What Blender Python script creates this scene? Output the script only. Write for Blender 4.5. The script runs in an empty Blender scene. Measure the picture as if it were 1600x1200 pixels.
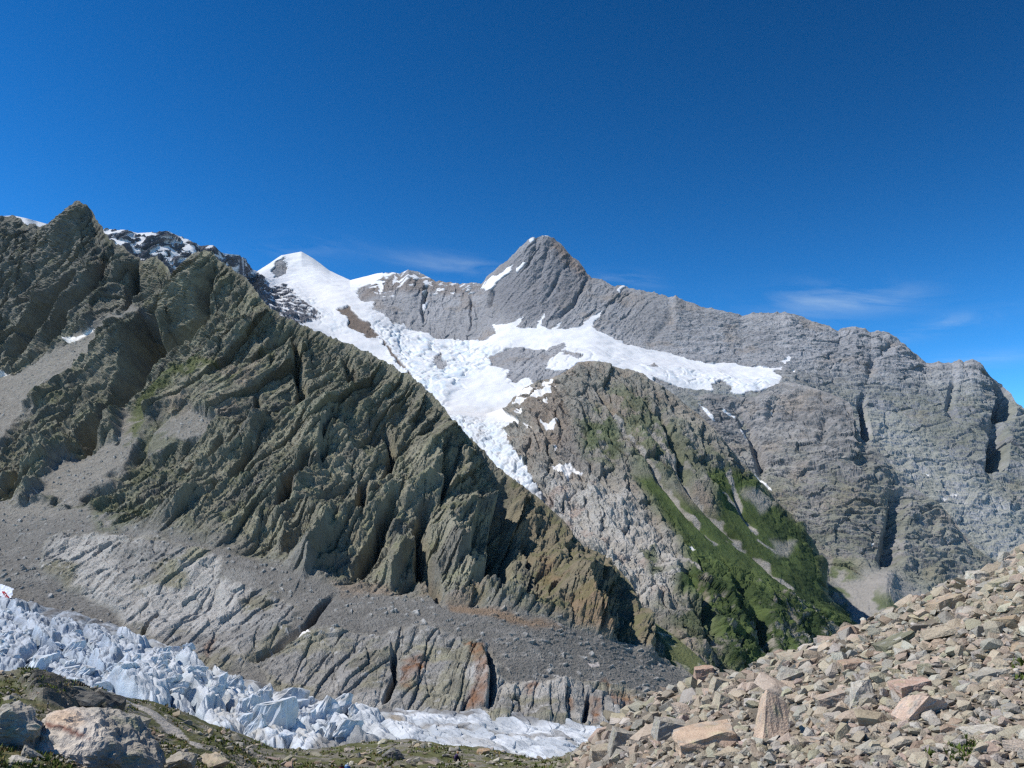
import bpy, math, random
import numpy as np

# ------------------------------------------------------------------ camera, sky, sun, exposure
F, PITCH = 1386.0, math.atan(230.0 / 1386.0)      # focal length in photo pixels (1600 wide), upward tilt
scene = bpy.context.scene
C = scene.collection
cam_data = bpy.data.cameras.new("camera"); cam = bpy.data.objects.new("camera", cam_data); C.objects.link(cam)
cam_data.sensor_width = 36.0; cam_data.lens = 36.0 * F / 1600.0
cam_data.clip_start = 0.3; cam_data.clip_end = 60000.0
cam.location = (0, 0, 0); cam.rotation_euler = (math.pi / 2 + PITCH, 0, 0)
scene.camera = cam

SUN_AZ, SUN_EL = math.radians(-94.0), math.radians(53.0)   # azimuth from the view direction, clockwise positive
sun_dir = np.array([math.sin(SUN_AZ) * math.cos(SUN_EL), math.cos(SUN_AZ) * math.cos(SUN_EL), math.sin(SUN_EL)])
world = bpy.data.worlds.new("World"); scene.world = world; world.use_nodes = True
wn, wl = world.node_tree.nodes, world.node_tree.links
wn.clear()
sky = wn.new("ShaderNodeTexSky"); sky.sky_type = 'NISHITA'; sky.sun_disc = False
sky.sun_elevation = SUN_EL; sky.sun_rotation = SUN_AZ
sky.altitude = 2400.0; sky.air_density = 1.0; sky.dust_density = 0.4; sky.ozone_density = 2.5
SKYV = .385
tint = wn.new("ShaderNodeHueSaturation"); tint.inputs['Saturation'].default_value = 1.08; tint.inputs['Value'].default_value = SKYV; tint.inputs['Hue'].default_value = .487
sg = wn.new("ShaderNodeGamma"); sg.inputs[1].default_value = 2.0; wl.new(sky.outputs[0], sg.inputs[0]); wl.new(sg.outputs[0], tint.inputs['Color'])
# thin cirrus: stretched noise, gathered in a few loose streaks of the sky
def wmath(op, a, b=None):
    n = wn.new("ShaderNodeMath"); n.operation = op
    for i, v in enumerate((a, b)):
        if v is None: continue
        if isinstance(v, (int, float)): n.inputs[i].default_value = v
        else: wl.new(v, n.inputs[i])
    return n.outputs[0]
tc = wn.new("ShaderNodeTexCoord"); sep = wn.new("ShaderNodeSeparateXYZ"); wl.new(tc.outputs['Generated'], sep.inputs[0])
az = wmath('ARCTAN2', sep.outputs[0], sep.outputs[1]); el = wmath('ARCSINE', sep.outputs[2])
comb = wn.new("ShaderNodeCombineXYZ")
wl.new(wmath('MULTIPLY', az, 9.0), comb.inputs[0]); wl.new(wmath('ADD', wmath('MULTIPLY', el, 46.0), wmath('MULTIPLY', az, 5.0)), comb.inputs[1])
cn = wn.new("ShaderNodeTexNoise"); cn.inputs['Scale'].default_value = 1.0; cn.inputs['Detail'].default_value = 7.0
cn.inputs['Roughness'].default_value = 0.6; cn.inputs['Distortion'].default_value = 0.6
wl.new(comb.outputs[0], cn.inputs['Vector'])
wisp = wn.new("ShaderNodeMapRange"); wisp.inputs[1].default_value = 0.40; wisp.inputs[2].default_value = 0.75
wl.new(cn.outputs[0], wisp.inputs[0])
def blob(a0, e0, wa, we, amp, shear=0.0):
    da = wmath('DIVIDE', wmath('SUBTRACT', az, a0), wa)
    de = wmath('DIVIDE', wmath('SUBTRACT', wmath('SUBTRACT', el, e0), wmath('MULTIPLY', wmath('SUBTRACT', az, a0), shear)), we)
    r2 = wmath('ADD', wmath('MULTIPLY', da, da), wmath('MULTIPLY', de, de))
    return wmath('MULTIPLY', wmath('POWER', 2.718, wmath('MULTIPLY', r2, -1.0)), amp)
def ae(px, py):
    cx, cy = (px - 800) / F, (600 - py) / F
    d = np.array([cx, math.cos(PITCH) - cy * math.sin(PITCH), math.sin(PITCH) + cy * math.cos(PITCH)]); d /= np.linalg.norm(d)
    return math.atan2(d[0], d[1]), math.asin(d[2])
tot = None
for (px, py, wx, wy, amp, sh) in [(1310, 468, 105, 22, .50, -.05), (1480, 507, 70, 12, .34, .1), (700, 412, 85, 16, .30, -.06), (470, 388, 75, 16, .22, .05),
                                  (980, 437, 45, 12, .34, -.1), (1540, 562, 70, 12, .3, 0)]:
    a0, e0 = ae(px, py)
    b = blob(a0, e0, wx / F, wy / F, amp, sh)
    tot = b if tot is None else wmath('ADD', tot, b)
cmask = wmath('MULTIPLY', tot, wisp.outputs[0])
mixc = wn.new("ShaderNodeMix"); mixc.data_type = 'RGBA'
wl.new(cmask, mixc.inputs['Factor']); wl.new(tint.outputs[0], mixc.inputs[6]); mixc.inputs[7].default_value = (6.5, 8.2, 9.6, 1)
bg = wn.new("ShaderNodeBackground"); bg.inputs['Strength'].default_value = 0.085
wl.new(mixc.outputs[2], bg.inputs['Color'])
wo = wn.new("ShaderNodeOutputWorld"); wl.new(bg.outputs[0], wo.inputs['Surface'])

sl = bpy.data.lights.new("sun", 'SUN'); sl.energy = 4.8; sl.angle = math.radians(0.53); sl.color = (1.0, 0.955, 0.88)
sun = bpy.data.objects.new("sun", sl); C.objects.link(sun)
from mathutils import Vector, Matrix, Euler
sun.rotation_euler = Vector(sun_dir).to_track_quat('Z', 'Y').to_euler(); sun.location = (-300, -100, 400)
vs = scene.view_settings
vs.view_transform = 'Standard'; vs.look = 'None'; vs.gamma = 1.0; vs.use_curve_mapping = False; vs.exposure = 0.1
scene.cycles.max_bounces = 6; scene.cycles.diffuse_bounces = 2; scene.cycles.volume_bounces = 0
scene.cycles.use_denoising = False; scene.cycles.pixel_filter_type = 'BLACKMAN_HARRIS'; scene.cycles.filter_width = 1.35

RES = 1.0          # mesh density
rng = np.random.default_rng(7)
random.seed(7)

# ------------------------------------------------------------------ numeric helpers
PERM = np.random.default_rng(3).permutation(256).astype(np.int32); PERM = np.concatenate([PERM, PERM, PERM])
_g = np.random.default_rng(5).normal(size=(256, 3)); GRAD = (_g / np.linalg.norm(_g, axis=1, keepdims=True)).astype(np.float32) * 1.5
from concurrent.futures import ThreadPoolExecutor
POOL = ThreadPoolExecutor(4); CH = 32768
def noise(p):
    """gradient noise, about -1..1, at an (N,3) array"""
    p = np.asarray(p, np.float32)
    if len(p) <= CH: return noise_chunk(p)
    return np.concatenate(list(POOL.map(noise_chunk, [p[i:i + CH] for i in range(0, len(p), CH)])))
def noise_chunk(p):
    fl = np.floor(p); f = p - fl; i = fl.astype(np.int32) & 255
    u = f * f * f * (f * (f * 6 - 15) + 10)
    out = 0
    x0, y0, z0 = i[:, 0], i[:, 1], i[:, 2]
    px0, px1 = PERM[x0], PERM[x0 + 1]
    for dx in (0, 1):
        wx = u[:, 0] if dx else 1 - u[:, 0]
        a = px1 if dx else px0
        for dy in (0, 1):
            wxy = wx * (u[:, 1] if dy else 1 - u[:, 1])
            b = PERM[a + y0 + dy]
            for dz in (0, 1):
                w = wxy * (u[:, 2] if dz else 1 - u[:, 2])
                g = GRAD[PERM[b + z0 + dz]]
                out = out + w * (g[:, 0] * (f[:, 0] - dx) + g[:, 1] * (f[:, 1] - dy) + g[:, 2] * (f[:, 2] - dz))
    return out
def fbm(p, octaves=4, gain=.5, lac=2.03):
    s, a = 0, 1.0
    q = np.asarray(p, np.float32)
    for k in range(octaves):
        s = s + a * noise(q + 17.3 * k); a *= gain; q = q * lac
    return s
def ridged(p, octaves=4, gain=.5, lac=2.07):
    s, a, n = 0, 1.0, 0
    q = np.asarray(p, np.float32)
    for k in range(octaves):
        r = 1 - np.abs(noise(q + 31.7 * k)) * 1.6
        s = s + a * r * np.abs(r); n += a; a *= gain; q = q * lac
    return s / n
def saw(ph, k=.8):
    f = ph - np.floor(ph)
    return np.where(f < k, f / k, (1 - f) / (1 - k))
def worley(p, seed=0):
    """F1 and F2 distances, a cell random and the offset to the cell's point, at (N,2)"""
    if len(p) <= CH: return worley_chunk(p, seed)
    return [np.concatenate(c) for c in zip(*POOL.map(lambda q: worley_chunk(q, seed), [p[i:i + CH] for i in range(0, len(p), CH)]))]
def facets(u, v, seed=0, slope=1.0):
    """broken rock: every cell a plane of its own height and tilt"""
    f1, f2, c, vx, vy = worley(np.stack([u, v], 1), seed)
    a = c * 43.7; return (c - .5) + slope * (vx * (np.sin(a) * .8 - .35) + vy * (np.cos(a * 1.7) * .8 + .1)) - .35 * np.clip(.12 - (f2 - f1), 0, .12) / .12
def worley_chunk(p, seed=0):
    fl = np.floor(p).astype(np.int64)
    f1 = np.full(len(p), 9.0); f2 = np.full(len(p), 9.0); cid = np.zeros(len(p)); cvx = np.zeros(len(p)); cvy = np.zeros(len(p))
    for dx in (-1, 0, 1):
        for dy in (-1, 0, 1):
            cx, cy = fl[:, 0] + dx, fl[:, 1] + dy
            h = (cx * 374761393 + cy * 668265263 + seed * 974711) & 0x7fffffff
            h = ((h ^ (h >> 13)) * 1274126177) & 0x7fffffff
            r1 = ((h >> 3) & 1023) / 1023.0; r2 = ((h >> 13) & 1023) / 1023.0; r3 = ((h >> 20) & 1023) / 1023.0
            vx, vy = cx + r1 - p[:, 0], cy + r2 - p[:, 1]
            d = np.sqrt(vx * vx + vy * vy)
            near = d < f1
            f2 = np.where(near, f1, np.minimum(f2, d)); cid = np.where(near, r3, cid); cvx = np.where(near, vx, cvx); cvy = np.where(near, vy, cvy)
            f1 = np.where(near, d, f1)
    return f1, f2, cid, cvx, cvy
def sstep(a, b, x):
    t = np.clip((x - a) / (b - a), 0, 1); return t * t * (3 - 2 * t)
def pchip(xk, yk, x):
    xk, yk = np.asarray(xk, float), np.asarray(yk, float)
    h = np.diff(xk); d = np.diff(yk) / h; m = np.zeros_like(yk)
    m[0], m[-1] = d[0], d[-1]
    for i in range(1, len(xk) - 1):
        if d[i - 1] * d[i] > 0:
            w1, w2 = 2 * h[i] + h[i - 1], h[i] + 2 * h[i - 1]
            m[i] = (w1 + w2) / (w1 / d[i - 1] + w2 / d[i])
    x = np.clip(x, xk[0], xk[-1]); i = np.clip(np.searchsorted(xk, x) - 1, 0, len(xk) - 2)
    t = (x - xk[i]) / h[i]; t2, t3 = t * t, t * t * t
    return (2 * t3 - 3 * t2 + 1) * yk[i] + (t3 - 2 * t2 + t) * h[i] * m[i] + (-2 * t3 + 3 * t2) * yk[i + 1] + (t3 - t2) * h[i] * m[i + 1]
CP, SP = math.cos(PITCH), math.sin(PITCH)
def unproj(px, py, d):
    """the place seen at photo pixel (px,py) that lies d metres ahead"""
    cx, cy = (np.asarray(px, float) - 800) / F, (600 - np.asarray(py, float)) / F
    y = CP - cy * SP; k = d / y
    return np.stack([cx * k, np.broadcast_to(d, k.shape).astype(float), (SP + cy * CP) * k], -1)
def proj(P):
    dep = P[..., 1] * CP + P[..., 2] * SP; up = -P[..., 1] * SP + P[..., 2] * CP
    return 800 + F * P[..., 0] / dep, 600 - F * up / dep
def polymask(x, y, poly, feather=3.0):
    """1 inside, 0 outside, soft across the outline"""
    poly = np.asarray(poly, float); out = np.zeros(x.shape)
    pad = feather * 2 + 2
    bb = (x > poly[:, 0].min() - pad) & (x < poly[:, 0].max() + pad) & (y > poly[:, 1].min() - pad) & (y < poly[:, 1].max() + pad)
    if not bb.any(): return out
    X, Y = x[bb], y[bb]; ins = np.zeros(X.shape, bool); dm = np.full(X.shape, 1e9)
    n = len(poly)
    for i in range(n):
        x1, y1 = poly[i]; x2, y2 = poly[(i + 1) % n]
        if y1 != y2:
            c = ((y1 > Y) != (y2 > Y)) & (X < (x2 - x1) * (Y - y1) / (y2 - y1) + x1); ins ^= c
        dx, dy = x2 - x1, y2 - y1; L = dx * dx + dy * dy + 1e-9
        t = np.clip(((X - x1) * dx + (Y - y1) * dy) / L, 0, 1)
        dm = np.minimum(dm, np.hypot(X - x1 - t * dx, Y - y1 - t * dy))
    out[bb] = sstep(-feather, feather, np.where(ins, dm, -dm))
    return out
def polyline(x, y, pts, reach):
    """distance, signed side (+ right of the direction of travel, seen in the photo) and 0..1 position along a line"""
    pts = np.asarray(pts, float); X, Y = x, y
    seg = np.hypot(*np.diff(pts, axis=0).T); cum = np.concatenate([[0], np.cumsum(seg)]); tot = cum[-1]
    best = np.full(X.shape, 1e9); sd = np.zeros(X.shape); al = np.zeros(X.shape)
    bb = (x > pts[:, 0].min() - reach) & (x < pts[:, 0].max() + reach) & (y > pts[:, 1].min() - reach) & (y < pts[:, 1].max() + reach)
    idx = np.nonzero(bb)
    X, Y = x[idx], y[idx]; b_, s_, a_ = best[idx], sd[idx], al[idx]
    for i in range(len(pts) - 1):
        x1, y1 = pts[i]; dx, dy = pts[i + 1] - pts[i]; L = seg[i] ** 2 + 1e-9
        t = np.clip(((X - x1) * dx + (Y - y1) * dy) / L, 0, 1)
        ex, ey = X - x1 - t * dx, Y - y1 - t * dy; d = np.hypot(ex, ey)
        m = d < b_
        b_ = np.where(m, d, b_); s_ = np.where(m, np.sign(dx * ey - dy * ex), s_); a_ = np.where(m, (cum[i] + t * seg[i]) / tot, a_)
    best[idx], sd[idx], al[idx] = b_, s_, a_
    return best, -sd, al
def mix(a, b, m):
    m = np.clip(m, 0, 1)[..., None]; return a * (1 - m) + np.asarray(b, float) * m

# ------------------------------------------------------------------ object helpers
def tag(o, label=None, cat=None, group=None, kind=None):
    if label: o["label"] = label
    if cat: o["category"] = cat
    if group: o["group"] = group
    if kind: o["kind"] = kind
    return o
def mesh_np(name, V, faces, cols=None, smooth=False, extra=None):
    """V (N,3); faces list of (M,k) index arrays"""
    me = bpy.data.meshes.new(name)
    if not isinstance(faces, list): faces = [faces]
    loops = np.concatenate([f.ravel() for f in faces]).astype(np.int32)
    tot = np.concatenate([np.full(len(f), f.shape[1], np.int32) for f in faces])
    st = np.concatenate([[0], np.cumsum(tot)[:-1]]).astype(np.int32)
    me.vertices.add(len(V)); me.vertices.foreach_set("co", np.asarray(V, np.float32).ravel())
    me.loops.add(len(loops)); me.loops.foreach_set("vertex_index", loops)
    me.polygons.add(len(tot)); me.polygons.foreach_set("loop_start", st); me.polygons.foreach_set("loop_total", tot)
    me.polygons.foreach_set("use_smooth", np.full(len(tot), bool(smooth)))
    if cols is not None:
        a = me.attributes.new("albedo", 'FLOAT_COLOR', 'POINT')
        a.data.foreach_set("color", np.concatenate([cols, np.ones((len(cols), 1))], 1).astype(np.float32).ravel())
    me.update(calc_edges=True); me.validate()
    return me
def link(name, me, mat, parent=None, loc=None):
    o = bpy.data.objects.new(name, me); C.objects.link(o)
    if mat and not me.materials: me.materials.append(mat)
    if parent: o.parent = parent
    if loc is not None: o.location = loc
    return o
def material(name, scale=1.0, bump=.4, dist=.5, rough=.92, var=.35, fine=7.0, base=None, spec=.15, stretch=None):
    """surface colour from the mesh's albedo attribute (or a flat base) times mottling; noise bump"""
    m = bpy.data.materials.new(name); m.use_nodes = True
    n, l = m.node_tree.nodes, m.node_tree.links; b = n["Principled BSDF"]
    b.inputs['Roughness'].default_value = rough; b.inputs['Specular IOR Level'].default_value = spec
    t = n.new("ShaderNodeTexCoord")
    n1 = n.new("ShaderNodeTexNoise"); n1.inputs['Scale'].default_value = scale; n1.inputs['Detail'].default_value = 8; n1.inputs['Roughness'].default_value = .68
    n2 = n.new("ShaderNodeTexNoise"); n2.inputs['Scale'].default_value = scale * fine; n2.inputs['Detail'].default_value = 4
    src = t.outputs['Object']
    if stretch:
        mp0 = n.new("ShaderNodeMapping"); mp0.inputs['Rotation'].default_value = (0, stretch[0], 0); l.new(src, mp0.inputs['Vector'])
        mp = n.new("ShaderNodeMapping"); mp.inputs['Scale'].default_value = stretch[1]; l.new(mp0.outputs[0], mp.inputs['Vector']); src = mp.outputs[0]
    l.new(src, n1.inputs['Vector']); l.new(src, n2.inputs['Vector'])
    mr = n.new("ShaderNodeMapRange"); mr.inputs[1].default_value = .28; mr.inputs[2].default_value = .72
    mr.inputs[3].default_value = 1 - var; mr.inputs[4].default_value = 1 + var
    ad = n.new("ShaderNodeMath"); ad.operation = 'MULTIPLY_ADD'; ad.inputs[1].default_value = .5
    l.new(n1.outputs[0], ad.inputs[0])
    hm = n.new("ShaderNodeMath"); hm.operation = 'MULTIPLY'; hm.inputs[1].default_value = .5; l.new(n2.outputs[0], hm.inputs[0]); l.new(hm.outputs[0], ad.inputs[2])
    l.new(ad.outputs[0], mr.inputs[0])
    mx = n.new("ShaderNodeMix"); mx.data_type = 'RGBA'; mx.blend_type = 'MULTIPLY'; mx.inputs['Factor'].default_value = 1
    if base is None:
        at = n.new("ShaderNodeAttribute"); at.attribute_name = "albedo"; l.new(at.outputs['Color'], mx.inputs[6])
    elif base == 'object':
        at = n.new("ShaderNodeObjectInfo"); l.new(at.outputs['Color'], mx.inputs[6])
    else: mx.inputs[6].default_value = (*base, 1)
    l.new(mr.outputs[0], mx.inputs[7]); l.new(mx.outputs[2], b.inputs['Base Color'])
    bp = n.new("ShaderNodeBump"); bp.inputs['Strength'].default_value = bump; bp.inputs['Distance'].default_value = dist
    l.new(ad.outputs[0], bp.inputs['Height']); l.new(bp.outputs[0], b.inputs['Normal'])
    return m
M_ridge = material("ridge_rock", scale=.16, bump=.8, dist=3.0, var=.40, stretch=(math.radians(57), (.42, .8, 1)))
M_far = material("far_rock", scale=.026, bump=.7, dist=10.0, var=.22, stretch=(math.radians(-6), (.6, .8, 1.5)))
M_mid = material("slope_rock", scale=.04, bump=.8, dist=9.0, var=.28)
M_snow = material("snow", scale=.02, bump=.25, dist=8.0, var=.035, rough=.75)
M_ice = material("glacier_ice", scale=.22, bump=.5, dist=1.6, var=.10, rough=.6, spec=.3)
M_grass_far = material("alpine_grass", scale=.06, bump=.9, dist=5.0, var=.38)
M_fore = material("scree_soil", scale=1.6, bump=.8, dist=.25, var=.35)
M_stone = material("stone", scale=1.7, bump=.75, dist=.14, var=.30, base='object', fine=9)
M_stone_v = material("stone_heap", scale=1.7, bump=.7, dist=.14, var=.28, fine=9)

class Loft:
    """a landform: a sheet through traced ridge, ledge and foot lines, each with its own distance"""
    def __init__(self, rows, segs, x0, x1, nx, back=None):
        self.rows = rows
        xs = np.linspace(x0, x1, int(nx * RES)); self.xs = xs
        py, ld = [], []
        for r in rows:
            r0 = None; r = np.asarray(r, float); py.append(pchip(r[:, 0], r[:, 1], xs) if r is not r0 and len(r) < 24 else np.interp(xs, r[:, 0], r[:, 1])); ld.append(pchip(r[:, 0], np.log(r[:, 2]), xs))
        py, ld = np.array(py), np.array(ld)
        for k in range(1, len(py)): py[k] = np.maximum(py[k], py[k - 1] + 1.5)
        ts = [np.linspace(0, 1, max(2, int(s * RES)), endpoint=False) + k for k, s in enumerate(segs)]
        t = np.concatenate(ts + [[len(rows) - 1.0]]); self.t = t
        # pchip down the sheet, column by column, all at once
        K = len(rows); h = np.diff(np.arange(K)); 
        def down(A):
            As = A.copy(); kw = max(3, int(46 * len(xs) / (x1 - x0)) | 1); As[0] = np.convolve(np.pad(A[0], kw // 2, mode='edge'), np.hanning(kw + 2)[1:-1] / np.hanning(kw + 2).sum(), 'valid')
            d = np.diff(As, axis=0); m = np.zeros_like(A); m[0], m[-1] = d[0], d[-1]
            p = d[:-1] * d[1:]; m[1:-1] = np.where(p > 0, 2 * p / (d[:-1] + d[1:] + 1e-12), 0)
            i = np.clip(np.floor(t).astype(int), 0, K - 2); u = (t - i)[:, None]; u2, u3 = u * u, u ** 3
            return (2 * u3 - 3 * u2 + 1) * A[i] + (u3 - 2 * u2 + u) * m[i] + (-2 * u3 + 3 * u2) * A[i + 1] + (u3 - u2) * m[i + 1]
        PY, LD = down(py), down(ld)
        self.PY, self.D = PY, np.exp(LD)
        P = unproj(np.broadcast_to(xs, PY.shape), PY, self.D)
        self.front0 = 0
        if back:                                   # the far side of the crest, falling away
            nb, run, drop = back
            f = (np.arange(nb, 0, -1) / nb)[:, None]
            crest = P[0]; d0 = self.D[0][:, None] if False else self.D[0]
            B = np.stack([np.broadcast_to(crest[:, 0], (nb, len(xs))) * (1 + f * run * .5), crest[:, 1] * (1 + f * run), crest[:, 2] - f ** .9 * drop * crest[:, 1]], -1)
            P = np.concatenate([B, P], 0); self.front0 = nb
        self.P = P; self.shape = P.shape[:2]
        du = np.gradient(P, axis=1); dv = np.gradient(P, axis=0)
        n = np.cross(dv, du); n /= np.linalg.norm(n, axis=2, keepdims=True) + 1e-9
        flip = np.where(n[..., 1:2] > 0, -1, 1); flip[:self.front0] = np.where(n[:self.front0, :, 2:3] < 0, -1, 1)
        self.N = n * flip
        PX, PYY = proj(P)
        self.px, self.py = PX.ravel(), PYY.ravel()
        self.p = P.reshape(-1, 3).copy(); self.n = self.N.reshape(-1, 3)
        self.isback = np.repeat(np.arange(self.shape[0]) < self.front0, self.shape[1])
        below = (PYY - PYY[self.front0][None]).ravel()
        self.crestfade = np.where(self.isback, 0, np.clip(below / 12.0, 0, 1)); self.widefade = np.where(self.isback, 0, sstep(0, 45, below))
    def at(self, px, py):
        j = int(np.clip(np.searchsorted(self.xs, px), 0, len(self.xs) - 1))
        col = self.PY[:, j]; d = np.interp(py, col, self.D[:, j])
        return unproj(px, py, d)
    def normals(self):
        P = self.p.reshape(*self.shape, 3)
        n = np.cross(np.gradient(P, axis=0), np.gradient(P, axis=1)); n /= np.linalg.norm(n, axis=2, keepdims=True) + 1e-9
        n = np.where((n * self.N).sum(2, keepdims=True) < 0, -n, n)
        return n.reshape(-1, 3)
    def split(self, lab, col, specs):
        """one mesh object per label value; specs {value: (name, material, smooth)}"""
        h, w = self.shape
        i = np.arange(h * w).reshape(h, w)
        q = np.stack([i[:-1, :-1], i[1:, :-1], i[1:, 1:], i[:-1, 1:]], -1).reshape(-1, 4)
        fl = lab[q[:, 0]]; out = {}
        for v, (name, mat, smooth) in specs.items():
            f = q[fl == v]
            if not len(f): continue
            used, inv = np.unique(f.ravel(), return_inverse=True)
            P = self.p[used]; o = P.mean(0) * 0
            out[v] = link(name, mesh_np(name, P - o, inv.reshape(-1, 4), col[used], smooth), mat)
        return out
def gully(L, pts, w, depth, asym=1.0):
    if not hasattr(L, 'gx'): L.gx = L.px + 5 * fbm(L.p * (14.0 / L.p[:, 1].mean()), 3); L.gy = L.py + 5 * fbm(L.p * (14.0 / L.p[:, 1].mean()) + 50, 3)
    d, s, a = polyline(L.gx, L.gy, pts, w * 3)
    ww = np.where(s < 0, w * asym, w)
    taper = np.clip(np.minimum(a, 1 - a) * 5 + .15, 0, 1)
    return -depth * np.clip(1 - d / ww, 0, 1) ** 1.1 * taper
def rib(L, pts, wl_, wr, hgt):
    """rises gently from the left to a crest and breaks off sharply on the right (line drawn downwards)"""
    if not hasattr(L, 'gx'): L.gx, L.gy = L.px, L.py
    d, s, a = polyline(L.gx, L.gy, pts, max(wl_, wr) * 1.5)
    taper = np.clip(np.minimum(a, 1 - a) * 4 + .1, 0, 1)
    return hgt * np.where(s < 0, np.clip(1 - d / wl_, 0, 1), np.clip(1 - d / wr, 0, 1)) * taper

# ------------------------------------------------------------------ valley floor under everything
vf = mesh_np("ground", np.array([[-9000, -1500, -1150], [9000, -1500, -1150], [9000, 9500, -1150], [-9000, 9500, -1150]], float), np.array([[0, 1, 2, 3]]))
tag(link("ground", vf, material("valley_ground", scale=.004, base=(.07, .09, .04))), "green valley floor far below between the mountains", kind="structure")

# ------------------------------------------------------------------ the great massif: peak, long ridge, white summit, upper glacier
crestE = [(-260,345,4500),(0,338,4600),(20,337,4650),(40,341,4650),(60,346,4700),(85,353,4700),(120,364,4800),(165,358,5000),(195,359,5000),(215,364,5050),(235,363,5050),(262,361,5100),(285,371,5150),(300,376,5150),(312,384,5200),(333,383,5200),
  (350,396,5250),(372,398,5300),(384,404,5700),(394,420,6300),(402,424,6600),(425,409,6850),(440,399,6950),(455,396,7000),(471,393,7000),(490,404,7000),(515,423,6900),(530,430,6800),(547,438,6600),(575,431,6400),(590,427,6300),(612,425,6200),(625,428,6150),(638,421,6100),(652,424,6100),(665,431,6050),
  (682,439,6000),(705,440,5950),(718,444,5900),(735,441,5850),(752,443,5800),(765,428,5750),(780,416,5700),(797,402,5650),(812,386,5620),(826,374,5600),(833,370,5600),(838,373,5600),(848,367,5600),(856,368,5600),(868,374,5600),(880,385,5580),(893,400,5560),(905,409,5540),(918,428,5500),(925,434,5480),(945,438,5450),(958,446,5400),
  (975,446,5400),(995,453,5350),(1020,456,5300),(1045,463,5250),(1056,462,5220),(1072,472,5200),(1100,480,5150),(1130,484,5100),(1160,493,5080),(1175,489,5060),(1205,487,5040),(1235,489,5000),(1262,498,4980),(1275,504,4950),(1290,507,4930),(1310,518,4900),(1320,512,4900),(1336,509,4880),(1352,514,4860),(1360,521,4850),(1370,517,4840),(1388,520,4820),(1398,525,4800),(1412,538,4780),(1430,553,4750),(1447,567,4720),(1470,566,4700),(1488,567,4680),(1500,562,4660),(1506,566,4650),(1520,561,4640),(1530,566,4620),(1545,585,4600),(1560,604,4570),(1573,613,4550),(1585,626,4520),(1600,638,4500),(1650,690,4450),(1760,800,4400),(1860,900,4300)]
rowsE = [crestE,
  [(-260,420,4200),(0,430,4300),(165,430,4650),(300,440,4850),(384,452,5500),(425,450,6150),(470,436,6500),(545,462,5900),(600,489,5600),(640,514,5450),(720,533,5250),(800,508,5150),(850,514,5050),(900,513,5000),(1000,540,4850),(1150,571,4650),(1225,577,4550),(1320,610,4450),(1420,650,4300),(1530,690,4150),(1600,720,4080),(1860,980,3900)],
  [(-260,520,3900),(0,530,3950),(300,520,4200),(400,510,4450),(500,545,4700),(560,570,4600),(640,592,4350),(700,600,4250),(800,592,4250),(900,575,4250),(1000,582,4220),(1100,606,4150),(1220,610,4130),(1320,680,4050),(1420,740,3950),(1530,800,3800),(1600,830,3750),(1860,1060,3600)],
  [(-260,700,3400),(0,700,3450),(400,640,3800),(560,640,3850),(700,660,3800),(800,665,3760),(900,680,3750),(1000,690,3800),(1100,710,3780),(1220,740,3740),(1320,800,3680),(1420,850,3600),(1530,890,3500),(1600,915,3450),(1860,1120,3300)],
  [(-260,1000,2800),(0,1000,2800),(560,900,3100),(800,900,3200),(1000,900,3250),(1220,930,3300),(1420,970,3250),(1600,1010,3200),(1860,1200,3000)]]
E = Loft(rowsE, [190, 120, 110, 30], -260, 1860, 1330, back=(8, .22, .30))
wx_ = fbm(E.p * [.012, .012, .012], 3) * 7; wy_ = fbm(E.p * [.012, .012, .012] + 40, 3) * 4
X, Y = E.px + wx_ * .6, E.py + wy_ * .8
P1 = [(395,422),(425,407),(440,397),(470,390),(492,402),(517,422),(546,436),(575,429),(604,421),(598,434),(585,440),(570,446),(557,458),(561,470),(587,474),(583,482),(600,492),(614,507),(632,504),(634,513),(660,521),(690,533),(722,534),(756,531),(776,520),(772,508),(792,504),(816,496),(808,512),(835,513),(852,490),(846,511),(864,514),(878,503),(872,515),(903,512),(922,496),(941,486),(930,502),(925,512),(950,525),(978,538),(1040,551),(1100,567),(1168,571),(1200,575),(1223,590),(1216,602),(1180,615),(1148,617),(1125,606),(1108,612),(1060,606),(1020,590),(1000,700),(820,690),(700,780),(500,780),(380,560)]
dome = [(761,561),(778,548),(818,542),(840,546),(852,549),(868,541),(879,533),(884,541),(868,557),(852,574),(866,580),(888,577),(905,568),(940,566),(960,640),(900,640),(838,604),(825,592),(805,600),(791,587),(796,577),(768,574)]
nuns = [[(525,484),(545,479),(557,494),(579,508),(592,527),(572,527),(545,511),(543,496)], [(591,524),(601,537),(614,551),(628,575),(622,572),(606,550)], [(614,555),(628,567),(635,580),(622,573)], [(637,580),(645,588),(642,592),(634,586)],
        [(677,561),(687,553),(691,562),(704,573),(688,581),(681,573)], [(400,429),(420,449),(447,446),(467,464),(502,492),(495,501),(467,507),(380,470),(380,432)], [(442,400),(449,412),(448,426),(430,435),(424,424),(432,410)],
        [(862,551),(880,549),(914,556),(905,561),(885,555)], [(1108,601),(1128,597),(1148,606),(1140,614),(1115,610)], [(1008,569),(1022,566),(1030,573),(1020,577)]]
snow = polymask(X, Y, P1, 1.5)
for q in [dome] + nuns: snow *= 1 - polymask(X, Y, q, 1.2)
apron = [(852,574),(868,557),(884,541),(930,505),(1000,545),(1000,585),(935,566),(900,570),(880,580)]
snow = np.maximum(snow, polymask(X, Y, [(868,556),(884,543),(930,520),(1020,570),(975,577),(935,565),(905,568),(885,577),(852,575)], 1.5) * (1 - polymask(X, Y, nuns[7], 1.2)))
mainS = snow > .5
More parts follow.
